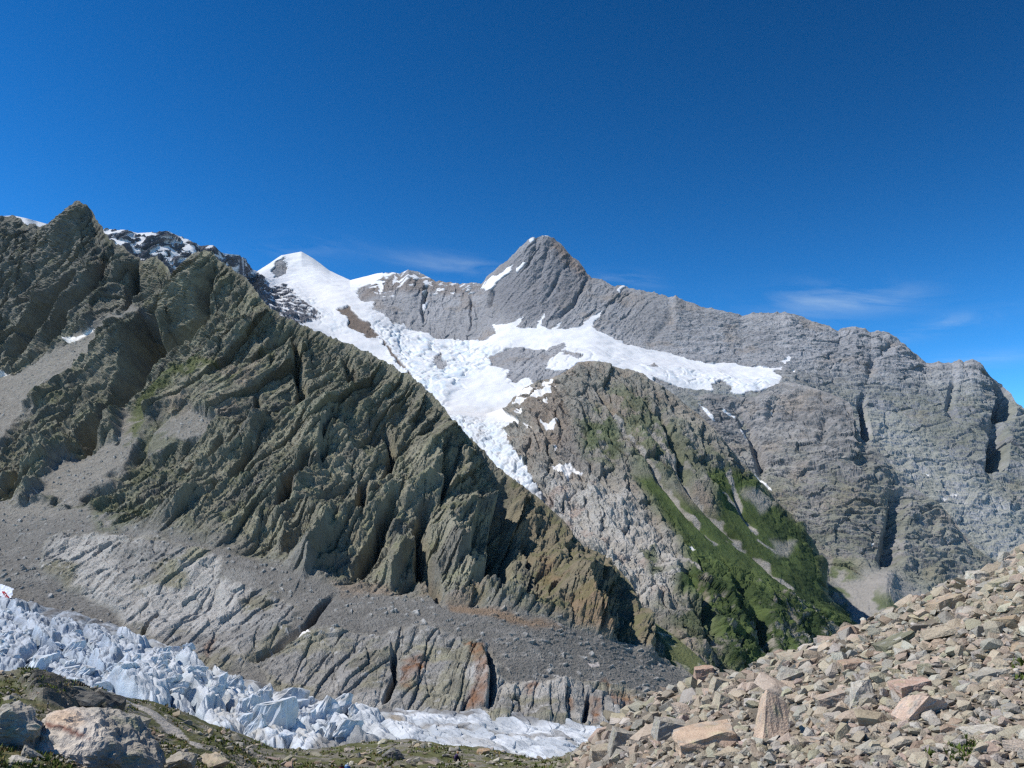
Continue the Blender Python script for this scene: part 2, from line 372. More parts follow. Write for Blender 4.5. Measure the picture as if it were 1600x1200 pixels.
# scattered snow: streaked far-left ridge, ledges under the jagged wall, the shoulder of the peak, bits above the hanging glacier
nz = fbm(E.p * [.006, .006, .010] + 9, 4)
streak = fbm((E.p @ np.array([[.8, 0, -.6], [0, 1, 0], [.6, 0, .8]]).T) * [.02, .02, .006] + 3, 4)
farleft = (E.px < 398) & (E.py < 470)
bits = np.zeros_like(snow)
bits = np.where(farleft & (streak > .02 + .30 * sstep(300, 400, E.px) + .35 * sstep(385, 440, E.py)), 1, bits)
bits = np.maximum(bits, np.where((E.px > 570) & (E.px < 760) & (E.py < 466) & (streak > .28 + .022 * np.maximum(E.py - 446, 0)), 1, 0))
bits = np.where((E.px < 110) & (E.py < 360), 1, bits)
bits = np.maximum(bits, np.where((polymask(X, Y, nuns[5], 1) > .5) & (streak > .22), 1, 0))
for q in [[(752,450),(765,436),(790,420),(803,413),(798,422),(775,446),(765,455)], [(805,420),(818,410),(822,413),(806,428)], [(826,374),(834,371),(838,373),(832,377)], [(846,369),(858,368),(866,372),(856,371.5)], [(662,476),(668,470),(667,480),(660,488)], [(964,455),(974,446),(976,450),(968,458)],
          [(592,441),(600,443),(598,456),(592,458)], [(618,432),(622,436),(612,444)], [(575,440),(603,438),(601,444),(580,446)], [(1216,566),(1232,556),(1235,560),(1226,570)], [(1200,578),(1220,574),(1222,578),(1206,580)], [(1232,578),(1243,578),(1240,583)],
          [(1434,736),(1453,746),(1449,747),(1438,743)], [(1470,776),(1482,783),(1476,787)], [(1483,775),(1497,772),(1494,778)], [(1095,623),(1130,638),(1120,640),(1100,630)], [(703,456),(712,459),(706,462)]]:
    bits = np.maximum(bits, polymask(X, Y, q, .8))
snow = np.maximum(snow, bits * (~E.isback | (E.px < 110))) > .5
rock = ~snow
# relief
zt = E.p[:, 2] + .10 * E.p[:, 0] + 26 * fbm(E.p * .004, 3)
ang = np.radians(52.0); along = E.p[:, 0] * math.cos(ang) + E.p[:, 2] * math.sin(ang); across = E.p[:, 0] * math.sin(ang) - E.p[:, 2] * math.cos(ang)
peak = sstep(760, 830, E.px) * (1 - sstep(960, 1060, E.px))
wall = sstep(540, 590, E.px) * (1 - sstep(750, 800, E.px)); east = sstep(980, 1100, E.px)
q_diag = np.stack([across * .016, E.p[:, 1] * .004, along * .0035], 1); q_vert = E.p * [.014, .006, .0035]
wob = 9 * fbm(E.p * .006 + 31, 2)
rel = peak * (ridged(q_diag + 5, 5, .6) * 34 + facets((across + wob) / 42, along / 170, 1) * 16 + facets((across + wob) / 17, along / 60, 2) * 7)
rel = rel + wall * (ridged(q_vert, 5, .6) * 30 + facets((E.p[:, 0] + wob) / 46, E.p[:, 2] / 110, 3) * 16 + saw(zt / 75, .7) * 7)
bands = saw(zt / 62 + .6 * fbm(E.p * .006 + 8, 2), .72) * 9 + saw(zt / 23 + .8 * fbm(E.p * .012, 2), .7) * 5.5
q_iso = E.p * [.0055, .0055, .007]
rel = rel + east * ((ridged(q_iso + 2, 6, .6) * 48 + facets((E.p[:, 0] + wob) / 120, zt / 70, 4) * 26) * (.35 + .65 * sstep(1180, 1330, E.px)) + facets((E.p[:, 0] + wob) / 52, zt / 28, 5) * 10 + bands)
west = 1 - sstep(395, 430, E.px)
rel = rel + west * (ridged(q_diag * 1.2 + 3, 6, .6) * 50 + facets((across + wob) / 60, along / 120, 6) * 24)
darkr = polymask(X, Y, [(396,424),(405,431),(425,449),(447,446),(467,464),(504,492),(497,503),(467,509),(380,500),(360,430)], 3)
rel = rel + darkr * (ridged(q_diag * 1.4 + 3, 6, .6) * 60 + facets((across + wob) / 50, along / 100, 6) * 30)
rel = rel * (.36 + .02 * east + .3 * west) + east * bands * .5 + fbm(E.p * .035, 4, .65) * 4
for pts, w, dep, asy in [([(1344,626),(1342,655),(1350,690)], 13, 200, .4), ([(1410,525),(1368,560),(1352,605)], 11, 20, .8), ([(1556,588),(1566,625),(1558,655)], 26, 150, .4), ([(1542,662),(1556,690),(1545,735)], 26, 150, .4), ([(1490,590),(1480,640),(1500,660)], 11, 26, .7),
                         ([(668,440),(662,475),(660,505)], 7, 45, .6), ([(770,455),(765,480)], 7, 40, .6), ([(920,430),(893,475),(870,500)], 7, 26, .7), ([(888,402),(872,438),(846,478)], 6, 15, .8), ([(858,380),(842,430),(815,462)], 9, 14, .8), ([(838,385),(822,420)], 5, 12, .8), ([(1045,470),(1050,500),(1010,545)], 12, 12, .8), ([(735,462),(734,520)], 3, 25, .8), ([(1190,600),(1195,640)], 9, 30, .6)]:
    rel = rel + gully(E, pts, w, dep, asy)
sn_rel = fbm(E.p * .004 + 20, 4) * 18
f1, f2, cid, _, _ = worley(np.stack([E.p[:, 0] * .016 + fbm(E.p * .01, 2), (E.p[:, 1] * .5 - E.p[:, 2]) * .028], 1), 5)
serac_zone = np.maximum.reduce([polymask(X, Y, [(580,500),(640,520),(760,540),(800,560),(760,570),(700,615),(690,640),(620,570)], 12), polymask(X, Y, [(1000,570),(1100,585),(1218,592),(1180,616),(1140,605),(1060,600)], 8) * .7, polymask(X, Y, [(400,430),(470,450),(520,490),(560,520),(520,520)], 10) * .5])
sn_rel = sn_rel + serac_zone * (cid * 12 + np.clip(f2 - f1, 0, .25) * 38 + ridged(E.p * .03, 3) * 6)
crev = np.clip(1 - np.abs(noise(np.stack([E.p[:, 0] * .007 + .5 * fbm(E.p * .01, 2), (E.p[:, 1] * .5 - E.p[:, 2]) * .045, E.p[:, 0] * 0], 1))) / .10, 0, 1) * np.clip(serac_zone + polymask(X, Y, [(560,450),(640,520),(760,540),(900,545),(1000,560),(900,575),(760,620),(640,600)], 20) * .4, 0, 1)
sn_rel = sn_rel - crev * 20
disp = np.where(snow, sn_rel * .7 + 3, rel - 5)
jag = ridged(E.p * [.012, .012, .012] + 7, 4, .6)
disp = disp * (.25 + .75 * E.crestfade)
E.p = E.p + E.n * disp[:, None]
E.p[:, 2] += np.where(rock, (jag - .5) * 20 * (1 - E.crestfade), 0)
nn = E.normals()
base = np.array([.270, .272, .284]) * (1 + .22 * fbm(E.p * .003 + 6, 4)[:, None]) * (1 + .10 * np.sin(zt / 9.0 + 3 * fbm(E.p * .01, 2)) * east)[:, None]
col = mix(base, [.25, .215, .185], np.clip(fbm(E.p * .005 + 60, 4) * 1.3 - .35, 0, .5))
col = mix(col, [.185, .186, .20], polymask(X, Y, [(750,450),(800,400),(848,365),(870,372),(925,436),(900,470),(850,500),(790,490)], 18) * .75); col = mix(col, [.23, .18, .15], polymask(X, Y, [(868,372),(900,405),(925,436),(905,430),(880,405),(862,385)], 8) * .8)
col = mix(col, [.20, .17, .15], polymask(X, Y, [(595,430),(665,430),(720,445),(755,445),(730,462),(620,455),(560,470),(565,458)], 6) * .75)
col = mix(col, [.095, .098, .115], np.maximum(west, darkr) * .9)
col = mix(col, [.155, .125, .105], np.maximum.reduce([polymask(X, Y, q, 3) for q in nuns[:4]]))
col = mix(col, [.40, .405, .42], polymask(X, Y, [(1345,640),(1400,650),(1470,700),(1540,760),(1610,800),(1610,900),(1540,880),(1410,765),(1375,715)], 20) * .8)
col = mix(col, [.105, .125, .055], east * sstep(.25, .6, nn[:, 2] + .35 * fbm(E.p * .008 + 77, 3)) * .4 * sstep(560, 640, E.py))
sc = np.array([.68, .69, .71]) * np.ones((len(E.p), 1))
sc = sc * (1 + .07 * fbm(E.p * [.008, .008, .02] + 2, 4)[:, None]); sc = mix(sc, [.45, .55, .63], crev * .6); sc = mix(sc, [.52, .61, .69], serac_zone * np.clip(fbm(E.p * .02 + 12, 3) * 1.4 + .15, 0, .8))
sc = mix(sc, [.62, .60, .575], sstep(590, 650, E.py) * np.clip(.35 + fbm(E.p * .006 + 3, 3), 0, .7))
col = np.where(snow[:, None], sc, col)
ledge = polymask(X, Y, [(-300,300),(398,300),(398,520),(-300,520)], 1) > .5
lab = np.where(snow, 1, 0)
upper = snow & ~mainS
lab = np.where(snow & (E.px < 400), 3, lab)
lab = np.where(~snow & (E.px < 400), 2, lab)
small = upper & (E.px >= 400)
lab = np.where(small, 4, lab)
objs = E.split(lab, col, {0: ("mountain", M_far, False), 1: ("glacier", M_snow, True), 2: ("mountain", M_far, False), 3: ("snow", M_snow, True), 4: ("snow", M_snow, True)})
tag(objs[0], "pointed grey limestone peak with its long jagged ridge running down to the right edge", kind="structure")
tag(objs[1], "white upper glacier pouring from the snowy summit and lying below the grey wall", kind="structure")
tag(objs[2], "distant dark rocky ridge streaked with snow behind the near green-grey ridge", kind="structure")
tag(objs[3], "snow streaks lying on the distant dark ridge", kind="stuff")
tag(objs[4], "small snow patches on ledges of the grey limestone wall", kind="stuff")

# ------------------------------------------------------------------ the banded buttress below the hanging glacier
rowsB = [[(960,660,4080),(1000,640,4080),(1050,622,4080),(1085,620,4080),(1110,614,4050),(1150,620,4030),(1180,620,4020),(1200,606,4030),(1222,597,4050),(1240,598,4020),(1265,604,3960),(1290,612,3900),(1315,622,3840),(1328,630,3800),(1333,640,3770),(1337,668,3720),(1346,686,3690),(1362,698,3650),(1380,711,3620),(1395,730,3590),(1402,744,3570),(1416,756,3550),(1440,770,3510),(1470,789,3470),(1485,806,3440),(1500,829,3410),(1515,848,3390),(1530,861,3370),(1560,880,3330),(1650,930,3250),(1860,1060,3100)],
  [(960,740,3750),(1000,725,3750),(1180,715,3680),(1290,735,3520),(1345,770,3420),(1416,825,3340),(1500,880,3260),(1650,960,3150),(1860,1100,3000)],
  [(960,850,3400),(1180,820,3380),(1290,845,3280),(1345,865,3230),(1416,895,3160),(1500,930,3120),(1650,1000,3050),(1860,1140,2950)],
  [(960,950,3100),(1180,915,3120),(1290,915,3080),(1345,905,3060),(1385,890,3050),(1416,925,3000),(1500,960,2980),(1650,1040,2950),(1860,1180,2850)],
  [(960,1100,2650),(1180,1080,2650),(1345,1060,2600),(1500,1100,2600),(1860,1300,2500)]]
B = Loft(rowsB, [110, 95, 75, 60], 960, 1860, 600, back=(6, .06, .10))
zt = B.p[:, 2] + .14 * B.p[:, 0] + 30 * fbm(B.p * .004 + 3, 3)
wob = 16 * fbm(B.p * .01 + 31, 3)
rel = ridged(B.p * [.006, .006, .007] + 12, 6, .6) * 18 + facets((B.p[:, 0] + wob) / 95, zt / 60, 7) * 9 + facets((B.p[:, 0] + wob) / 38, zt / 20, 8) * 4 + saw(zt / 58 + .7 * fbm(B.p * .007, 2), .7) * 13 + saw(zt / 21 + .9 * fbm(B.p * .012 + 5, 2), .7) * 6 + fbm(B.p * .04, 4, .65) * 2.5
for pts, w, dep, asy in [([(1399,765),(1393,810),(1386,855),(1376,885)], 24, 60, .5), ([(1150,640),(1175,690),(1190,745)], 12, 55, .8), ([(1205,625),(1203,665)], 12, 18, .7), ([(1290,650),(1280,690)], 14, 20, .7)]:
    rel = rel + gully(B, pts, w, dep, asy)
talus = sstep(905, 935, B.py - .25 * np.maximum(1345 - B.px, 0) * (B.px < 1345) - .35 * np.maximum(B.px - 1400, 0))
talus = np.maximum(talus, polymask(B.px, B.py, [(1385,880),(1440,930),(1480,960),(1330,1010),(1290,870),(1330,900)], 14))
rel = rel * (1 - .85 * talus) + fbm(B.p * .05 + 9, 3) * 2
B.p = B.p + B.n * ((rel - 15) * (.25 + .75 * B.crestfade))[:, None]
nn = B.normals()
col = np.array([.232, .226, .222]) * (1 + .25 * fbm(B.p * .004 + 6, 4)[:, None]) * (1 + .13 * np.sin(zt / 8.0 + 4 * fbm(B.p * .012, 2)))[:, None]
col = mix(col, [.28, .245, .21], np.clip(fbm(B.p * .005 + 41, 4) * 1.6 - .25, 0, .6))
col = mix(col, [.27, .26, .248], talus * .9)
col = mix(col, [.085, .115, .035], sstep(.35, .65, nn[:, 2] + .5 * fbm(B.p * .009 + 7, 3)) * .32 * sstep(640, 780, B.py) * (1 - talus))
gr = polymask(B.px, B.py, [(1280,870),(1330,880),(1345,915),(1400,925),(1460,940),(1480,975),(1300,1010)], 16) * sstep(.0, .35, fbm(B.p * .012 + 71, 4) + .08)
col = mix(col, [.075, .105, .035], gr * .8)
sb = np.zeros(len(B.p))
for q in [[(1178,740),(1186,743),(1204,764),(1206,769),(1192,757)], [(1155,671),(1162,672),(1172,684),(1163,681)], [(1092,633),(1106,642),(1122,662),(1108,652)], [(1128,640),(1150,650),(1148,653),(1130,645)], [(1204,641),(1207,642),(1206,650)], [(1360,848),(1366,850),(1361,853)]]:
    sb = np.maximum(sb, polymask(B.px, B.py, q, .8))
sb = (sb > .5) & ~B.isback
col = np.where(sb[:, None], [.70, .71, .72], col)
ob = B.split(np.where(sb, 1, 0), col, {0: ("cliff", M_far, False), 1: ("snow", M_snow, True)})
tag(ob[0], "banded grey-brown rock buttress below the right end of the hanging glacier", kind="structure")
tag(ob[1], "narrow snow remnants in gullies of the banded buttress", kind="stuff")

# ------------------------------------------------------------------ the green-flanked spur and the glacier tongue beside it
rowsM = [[(380,575,4300),(560,612,4050),(640,632,3850),(700,642,3720),(760,646,3660),(790,636,3600),(805,622,3570),(826,604,3530),(845,594,3480),(870,590,3420),(890,576,3380),(905,567,3350),(917,564,3330),(935,566,3310),(954,571,3300),(975,577,3280),(990,580,3265),(1000,585,3250),(1021,597,3210),(1035,603,3180),(1050,614,3150),(1065,627,3120),(1083,641,3090),(1100,655,3050),(1117,671,3010),(1135,695,2980),(1154,717,2950),(1170,733,2920),(1187,752,2900),(1200,765,2890),(1217,785,2875),(1235,803,2860),(1250,818,2845),(1265,840,2830),(1279,864,2815),(1287,900,2800),(1292,928,2790),(1312,955,2770),(1333,977,2750),(1380,1020,2720),(1450,1090,2680),(1860,1450,2500)],
  [(380,690,3500),(640,700,3250),(760,705,3080),(800,703,3000),(870,690,2960),(917,668,2990),(1000,690,2900),(1083,740,2790),(1154,800,2720),(1217,850,2670),(1279,910,2620),(1333,1020,2620),(1450,1130,2560),(1860,1500,2400)],
  [(380,800,2750),(760,785,2680),(870,790,2620),(1000,800,2560),(1083,835,2520),(1154,880,2500),(1217,920,2480),(1279,980,2470),(1333,1070,2480),(1450,1180,2450),(1860,1550,2300)],
  [(380,950,2300),(870,895,2260),(1000,925,2220),(1083,950,2200),(1154,985,2220),(1250,1030,2260),(1350,1100,2300),(1860,1600,2200)],
  [(380,1110,1950),(870,1050,1950),(1000,1065,1930),(1154,1110,1950),(1300,1160,2050),(1860,1680,2000)],
  [(380,1250,1700),(870,1200,1700),(1154,1250,1700),(1860,1800,1800)]]
M = Loft(rowsM, [120, 105, 115, 120, 30], 380, 1560, 800, back=(6, .10, .14))
wx_ = fbm(M.p * .02, 3) * 5; wy_ = fbm(M.p * .02 + 40, 3) * 5
X, Y = M.px + wx_, M.py + wy_
tongue = [(300,500),(832,585),(826,600),(791,623),(795,646),(812,660),(805,668),(787,672),(795,692),(806,715),(822,730),(833,749),(847,782),(840,830),(300,830)]
ice = polymask(X, Y, tongue, 1.5) * (1 - polymask(X, Y, [(800,668),(787,673),(800,700),(830,745),(850,790),(870,790),(860,700)], 1.5))
ice = ice > .5
pat = np.zeros(len(M.p))
spots = [[(866,729),(874,727),(878,733),(890,728),(900,735),(912,742),(895,742),(889,755),(880,747),(866,743)], [(845,662),(858,664),(876,661),(866,674),(852,672)], [(805,618),(826,612),(845,606),(832,618),(812,624)], [(830,622),(855,612),(870,604),(862,618),(838,630)], [(838,634),(858,628),(856,634)],
         [(846,598),(866,594),(850,606)], [(868,700),(873,702),(868,712)], [(808,650),(822,640),(818,655)], [(1073,854),(1080,855),(1085,862),(1077,861)], [(820,664),(832,670),(826,676)], [(900,566),(905,566),(900,570)], [(1020,591),(1036,602),(1030,603)], [(800,632),(830,622),(815,634)]]
for q in spots: pat = np.maximum(pat, polymask(M.px + wx_ * .5, M.py + wy_ * .5, q, .8))
pat = (pat > .5) & ~ice & ~M.isback
ang = np.radians(62.0); a2 = M.p[:, 0] * math.cos(ang) - M.p[:, 2] * math.sin(ang); b2 = M.p[:, 0] * math.sin(ang) + M.p[:, 2] * math.cos(ang)   # fall line runs down to the right
q = np.stack([b2 * .010, M.p[:, 1] * .004, a2 * .0030], 1)
smooth = polymask(M.px, M.py, [(985,735),(1040,742),(1075,745),(1120,795),(1130,745),(1170,755),(1215,800),(1270,870),(1300,960),(1240,930),(1160,890),(1090,870),(1040,810)], 18)
wob = 12 * fbm(M.p * .012 + 31, 3)
rel = ridged(q + 4, 6, .6) * 36 * (1 - .75 * smooth) + (ridged(M.p * [.012, .010, .012] + 3, 5, .6) * 10 + facets((b2 + wob) / 60, (a2 + wob) / 100, 11) * 18 + facets((b2 + wob) / 26, (a2 - wob) / 36, 12) * 7 + facets(b2 / 12, a2 / 16, 13) * 2.5) * (1 - .92 * smooth)
low = sstep(840, 920, M.py - .25 * (M.px - 1000))
rel = rel + low * ridged(np.stack([b2 * .007, M.p[:, 1] * .004, a2 * .003], 1) + 17, 5, .55) * 46
slabs = polymask(M.px, M.py, [(850,740),(900,760),(980,770),(1050,860),(1080,930),(1000,960),(900,860),(850,790)], 20)
rel = rel + slabs * fbm(M.p * [.03, .02, .03] + 8, 4, .6) * 5
for pts, w, dep, asy in [([(967,668),(1017,727),(1067,789),(1117,847)], 7, 22, 1), ([(1050,722),(1083,772),(1117,806),(1158,847),(1200,885),(1233,918)], 7, 26, 1), ([(1146,760),(1162,802),(1181,829)], 6, 18, 1), ([(1060,890),(1090,940),(1110,1010)], 11, 70, .7), ([(1140,900),(1180,980),(1190,1040)], 11, 60, .7), ([(1030,640),(1045,690),(1075,750)], 9, 40, .7), ([(930,600),(960,660)], 8, 35, .7)]:
    rel = rel + gully(M, pts, w, dep, asy)
f1, f2, cid, _, _ = worley(np.stack([M.p[:, 0] * .030 + fbm(M.p * .012, 2), M.p[:, 1] * .02], 1), 9)
icez = sstep(640, 670, M.py + .15 * (740 - M.px))
irel = fbm(M.p * .006 + 20, 3) * 10 + icez * (cid * 10 + np.clip(f2 - f1, 0, .22) * 40 + ridged(M.p * [.04, .03, .04], 3) * 9)
M.p = M.p + M.n * (np.where(ice, irel - 4, rel - 8) * (.25 + .75 * M.crestfade))[:, None]
nn = M.normals()
col = np.array([.24, .225, .195]) * (1 + .28 * fbm(M.p * .006 + 6, 4)[:, None])
col = mix(col, [.25, .205, .165], np.clip(fbm(M.p * .006 + 41, 4) * 1.5 - .05, 0, .7))
col = mix(col, [.40, .385, .36], slabs * (.7 + .5 * fbm(M.p * .03, 3)))
col = mix(col, [.30, .23, .195], slabs * np.clip(fbm(M.p * .012 + 13, 3) * 1.6 - .3, 0, .6))
col = mix(col, [.225, .185, .15], polymask(X, Y, [(800,625),(870,595),(890,640),(900,700),(870,720),(860,690),(830,650)], 10) * .7)
col = mix(col, [.19, .175, .16], polymask(X, Y, [(868,690),(905,690),(935,740),(900,745),(880,725)], 8) * .8)
gm = np.maximum.reduce([polymask(M.px, M.py, [(985,742),(1022,740),(1080,785),(1120,800),(1110,770),(1085,735),(1120,725),(1150,735),(1180,740),(1215,788),(1250,820),(1280,866),(1293,932),(1336,980),(1330,1060),(1200,1080),(1120,1060),(1095,960),(1080,900),(1060,850),(1020,790)], 14),
                       polymask(M.px, M.py, [(903,660),(930,640),(960,650),(980,700),(960,735),(915,720)], 16) * .75, polymask(M.px, M.py, [(950,600),(1000,610),(1060,670),(1120,710),(1160,740),(1060,760),(990,740)], 22) * .60, polymask(M.px, M.py, [(1045,905),(1090,880),(1110,930),(1085,960),(1050,940)], 12),
                       polymask(M.px, M.py, [(1000,860),(1025,850),(1035,900),(1015,920)], 9) * .8, polymask(M.px, M.py, [(1030,960),(1100,940),(1200,1000),(1300,1030),(1200,1100),(1090,1090)], 30) * .8])
gn = fbm(M.p * .014 + 90, 5, .6) * .62 + .30 * (nn[:, 2] - .50)
gm = gm * sstep(-.12, .12, gn + .42 * gm - .08 + .55 * smooth - .06 * low)
scree = np.zeros(len(M.p))
for pts, w in [([(930,610),(967,668),(1017,727),(1067,789),(1117,847)], 2.4), ([(1020,680),(1050,722),(1083,772),(1117,806)], 3.0), ([(1117,806),(1158,847),(1200,885),(1235,920)], 3.8), ([(1135,738),(1146,760),(1162,802),(1183,831)], 2.6), ([(1120,760),(1150,790),(1181,829)], 1.6), ([(1187,843),(1212,863)], 1.8), ([(1117,806),(1140,840),(1165,860)], 2.0), ([(1050,870),(1080,885),(1110,910)], 3.0), ([(1290,880),(1312,930),(1338,980)], 4)]:
    d, _, _ = polyline(X, Y, pts, 14); scree = np.maximum(scree, sstep(w + 1.2, w - 1.2, d))
scree = np.maximum(scree, polymask(X, Y, [(1160,770),(1185,765),(1205,790),(1190,800)], 7) * .8); scree = np.maximum(scree, polymask(X, Y, [(1205,840),(1240,850),(1235,870),(1215,865)], 6) * .6)
gm = gm * (1 - scree)
green = np.array([.070, .098, .034]) * (1 + .35 * fbm(M.p * .01 + 4, 4)[:, None])
shrub = np.maximum(polymask(X, Y, [(1200,775),(1225,785),(1270,850),(1290,930),(1330,985),(1250,960),(1200,900),(1220,860),(1190,820)], 14), low * .95) * sstep(-.25, .05, fbm(M.p * .02 + 31, 4))
green = mix(green, [.032, .052, .020], shrub)
M.p = M.p + M.n * (np.clip(gm, 0, 1) * (.25 + shrub) * np.clip(noise(M.p * .09) + .25, 0, 1) * 2.6)[:, None]
col = mix(col, green, gm) if False else col * (1 - gm[:, None]) + green * gm[:, None]
col = mix(col, [.29, .275, .25], scree)
isn = np.array([.66, .645, .63]) * np.ones((len(M.p), 1))
isn = mix(isn, [.50, .575, .645], icez * (.55 + .5 * fbm(M.p * .02, 3)))
isn = mix(isn, [.36, .36, .36], icez * np.clip(sstep(740, 790, M.py) * .8 + fbm(M.p * [.012, .004, .012] + 5, 3) * .8 - .15, 0, .85))
col = np.where(ice[:, None], isn, col); col = np.where(pat[:, None], [.68, .67, .66], col)
lab = np.where(ice, 1, np.where(pat, 2, np.where(gm > .5, 3, 0)))
om = M.split(lab, col, {0: ("hill", M_mid, False), 1: ("glacier_tongue", M_ice, True), 2: ("snow", M_snow, True), 3: ("grass", M_grass_far, False)})
tag(om[0], "steep grey-brown spur with gullies standing in front of the grey massif", kind="structure")
tag(om[1], "bluish crevassed glacier tongue descending behind the near rocky ridge", kind="structure")
tag(om[2], "old snow patches on the bare flank beside the glacier tongue", kind="stuff")
tag(om[3], "dark green grass and shrubs on the flank of the steep spur", kind="stuff")

# ------------------------------------------------------------------ the near dark ridge
crestL = [(-260,375,1700),(-120,350,1650),(0,337,1600),(12,338,1600),(22,336,1595),(32,343,1590),(43,352,1585),(55,350,1580),(63,354,1575),(72,350,1565),(80,347,1555),(88,339,1545),(97,330,1530),(108,322,1515),(115,315,1505),(121,313,1500),(127,318,1497),(135,321,1493),(142,328,1490),(150,343,1480),(159,357,1470),(164,365,1465),(169,372,1460),(180,381,1450),(189,384,1445),(200,392,1435),(209,398,1428),(216,402,1422),(221,408,1415),(232,404,1395),(243,401,1380),(252,408,1370),(260,418,1350),(266,433,1335),(274,420,1300),(285,408,1290),(297,398,1270),(307,395,1260),(317,392,1250),(331,394,1245),(341,405,1240),(350,411,1235),(358,416,1230),(372,427,1222),(385,436,1215),(396,450,1208),(405,462,1200),(422,482,1190),(435,490,1185),(449,497,1180),(463,504,1175),(472,509,1172),(490,516,1165),(506,521,1160),(525,529,1152),(540,536,1148),(560,545,1140),(580,552,1132),(607,569,1122),(625,579,1115),(645,590,1108),(668,611,1098),(690,636,1088),(707,655,1080),(725,675,1072),(745,695,1063),(770,722,1050),(791,743,1040),(800,749,1030),(822,764,1018),(845,782,1005),(862,797,995),(879,812,985),(895,835,975),(910,853,968),(925,859,960),(937,864,955),(955,880,943),(967,891,935),(980,905,925),(987,915,915),(994,932,905),(1000,950,897),(1010,963,886),(1023,973,870),(1050,991,842),(1080,1016,815),(1110,1043,790),(1160,1085,760),(1300,1190,700),(1400,1270,670)]
rowsL = [crestL,
  [(-260,560,1400),(0,555,1370),(120,540,1300),(200,540,1230),(317,555,1130),(450,620,1060),(560,660,1030),(645,690,1005),(730,755,965),(791,800,940),(860,845,920),(930,900,890),(987,950,865),(1050,1010,818),(1110,1052,778),(1400,1280,660)],
  [(-260,720,1050),(0,720,1050),(120,720,1020),(200,715,1000),(317,725,960),(450,760,910),(560,785,880),(645,810,860),(730,845,840),(791,870,830),(860,905,815),(930,940,805),(987,970,800),(1050,1028,792),(1110,1065,762),(1400,1300,650)],
  [(-260,830,880),(0,830,875),(120,815,870),(200,825,840),(317,850,800),(430,885,770),(520,912,745),(600,930,732),(680,940,722),(760,950,718),(850,965,720),(930,990,730),(1000,1025,745),(1050,1046,752),(1110,1078,740),(1400,1320,640)],
  [(-260,890,790),(0,895,785),(120,905,765),(200,935,730),(317,965,695),(430,985,665),(520,1000,650),(600,1015,642),(680,1022,640),(760,1032,640),(850,1045,650),(930,1060,660),(1000,1075,675),(1080,1095,690),(1400,1340,620)],
  [(-260,930,755),(0,945,735),(60,955,720),(200,1005,660),(317,1060,605),(450,1092,580),(600,1115,562),(700,1122,556),(760,1126,556),(850,1133,560),(930,1140,565),(1000,1148,575),(1100,1165,600),(1400,1370,620)],
  [(-260,1010,660),(0,1030,640),(200,1090,570),(317,1140,530),(450,1170,510),(600,1190,500),(930,1215,500),(1100,1250,530),(1400,1450,560)]]
L = Loft(rowsL, [215, 175, 130, 90, 95, 12], -260, 1400, 1010, back=(8, .16, .26))
strike = np.radians(57.0)                       # slabs stand tilted: lines run up to the right
ca, sa = math.cos(strike), math.sin(strike)
al_, ac_ = L.p[:, 0] * ca + L.p[:, 2] * sa, L.p[:, 0] * sa - L.p[:, 2] * ca
cliff = np.repeat(np.interp(L.t, [0, 2.7, 3.05, 6], [1, 1, 0, 0])[None], 1, 0).ravel()
cliff = np.concatenate([np.ones(L.front0), cliff]); cliff = np.repeat(cliff, L.shape[1])
wx_ = fbm(L.p * .03, 3) * 9; wy_ = fbm(L.p * .03 + 40, 3) * 9
X, Y = L.px + wx_, L.py + wy_
screes = [[(-260,640),(0,588),(50,570),(101,535),(150,505),(169,489),(202,474),(222,482),(169,520),(145,556),(110,585),(67,612),(0,690),(-260,740)],
          [(129,704),(172,690),(215,690),(196,735),(150,758),(124,784),(40,783),(86,727)], [(200,640),(232,640),(215,700),(175,700)],
          [(-260,785),(0,783),(130,788),(165,805),(140,828),(78,846),(66,890),(110,928),(205,985),(215,1010),(60,955),(-260,940)],
          [(505,950),(520,925),(600,930),(700,945),(800,958),(900,985),(960,1000),(1050,1035),(1090,1052),(1090,1110),(990,1080),(940,1090),(880,1075),(800,1090),(765,1050),(740,1005),(640,1000),(560,1015),(470,1030)],
          [(270,655),(300,640),(340,655),(320,680),(280,690),(240,720),(230,690)]]
sm = np.maximum.reduce([polymask(X, Y, q, 6) for q in screes])
slabA = polymask(X, Y, [(70,850),(98,834),(180,838),(250,842),(345,868),(340,905),(440,930),(470,960),(440,1000),(385,1050),(320,1055),(270,1022),(212,988),(165,945),(108,920),(68,892)], 7)
slabB = polymask(X, Y, [(400,1045),(450,1000),(520,985),(600,995),(660,985),(740,1000),(775,1040),(770,1122),(600,1112),(440,1090)], 9)
slabC = polymask(X, Y, [(765,1060),(800,1075),(880,1058),(950,1072),(1020,1085),(1010,1150),(760,1135)], 7)
bowl = polymask(X, Y, [(215,640),(250,580),(300,560),(380,575),(420,560),(450,600),(420,640),(330,650),(260,690),(215,700)], 14)
meadow = polymask(L.px, L.py, [(1008,955),(1060,985),(1130,1045),(1400,1250),(1400,1290),(1095,1062),(1054,1038),(1030,1000)], 5)
rough = cliff * (1 - sm) * (1 - .45 * bowl) * (1 - meadow)
warp = 4 * fbm(L.p * .012, 2)
big = ridged(np.stack([ac_ * .0085, L.p[:, 1] * .004, al_ * .0030], 1) + 11, 3, .5)
amod = .30 + .70 * sstep(-.12, .25, fbm(L.p * .007 + 77, 2))
r = (big - .35) * 46 * (.3 + .7 * L.widefade)
r = r + facets((ac_ + 1.6 * warp) / 44, (al_ + warp) / 190, 21) * 10 * (.3 + .7 * L.widefade)
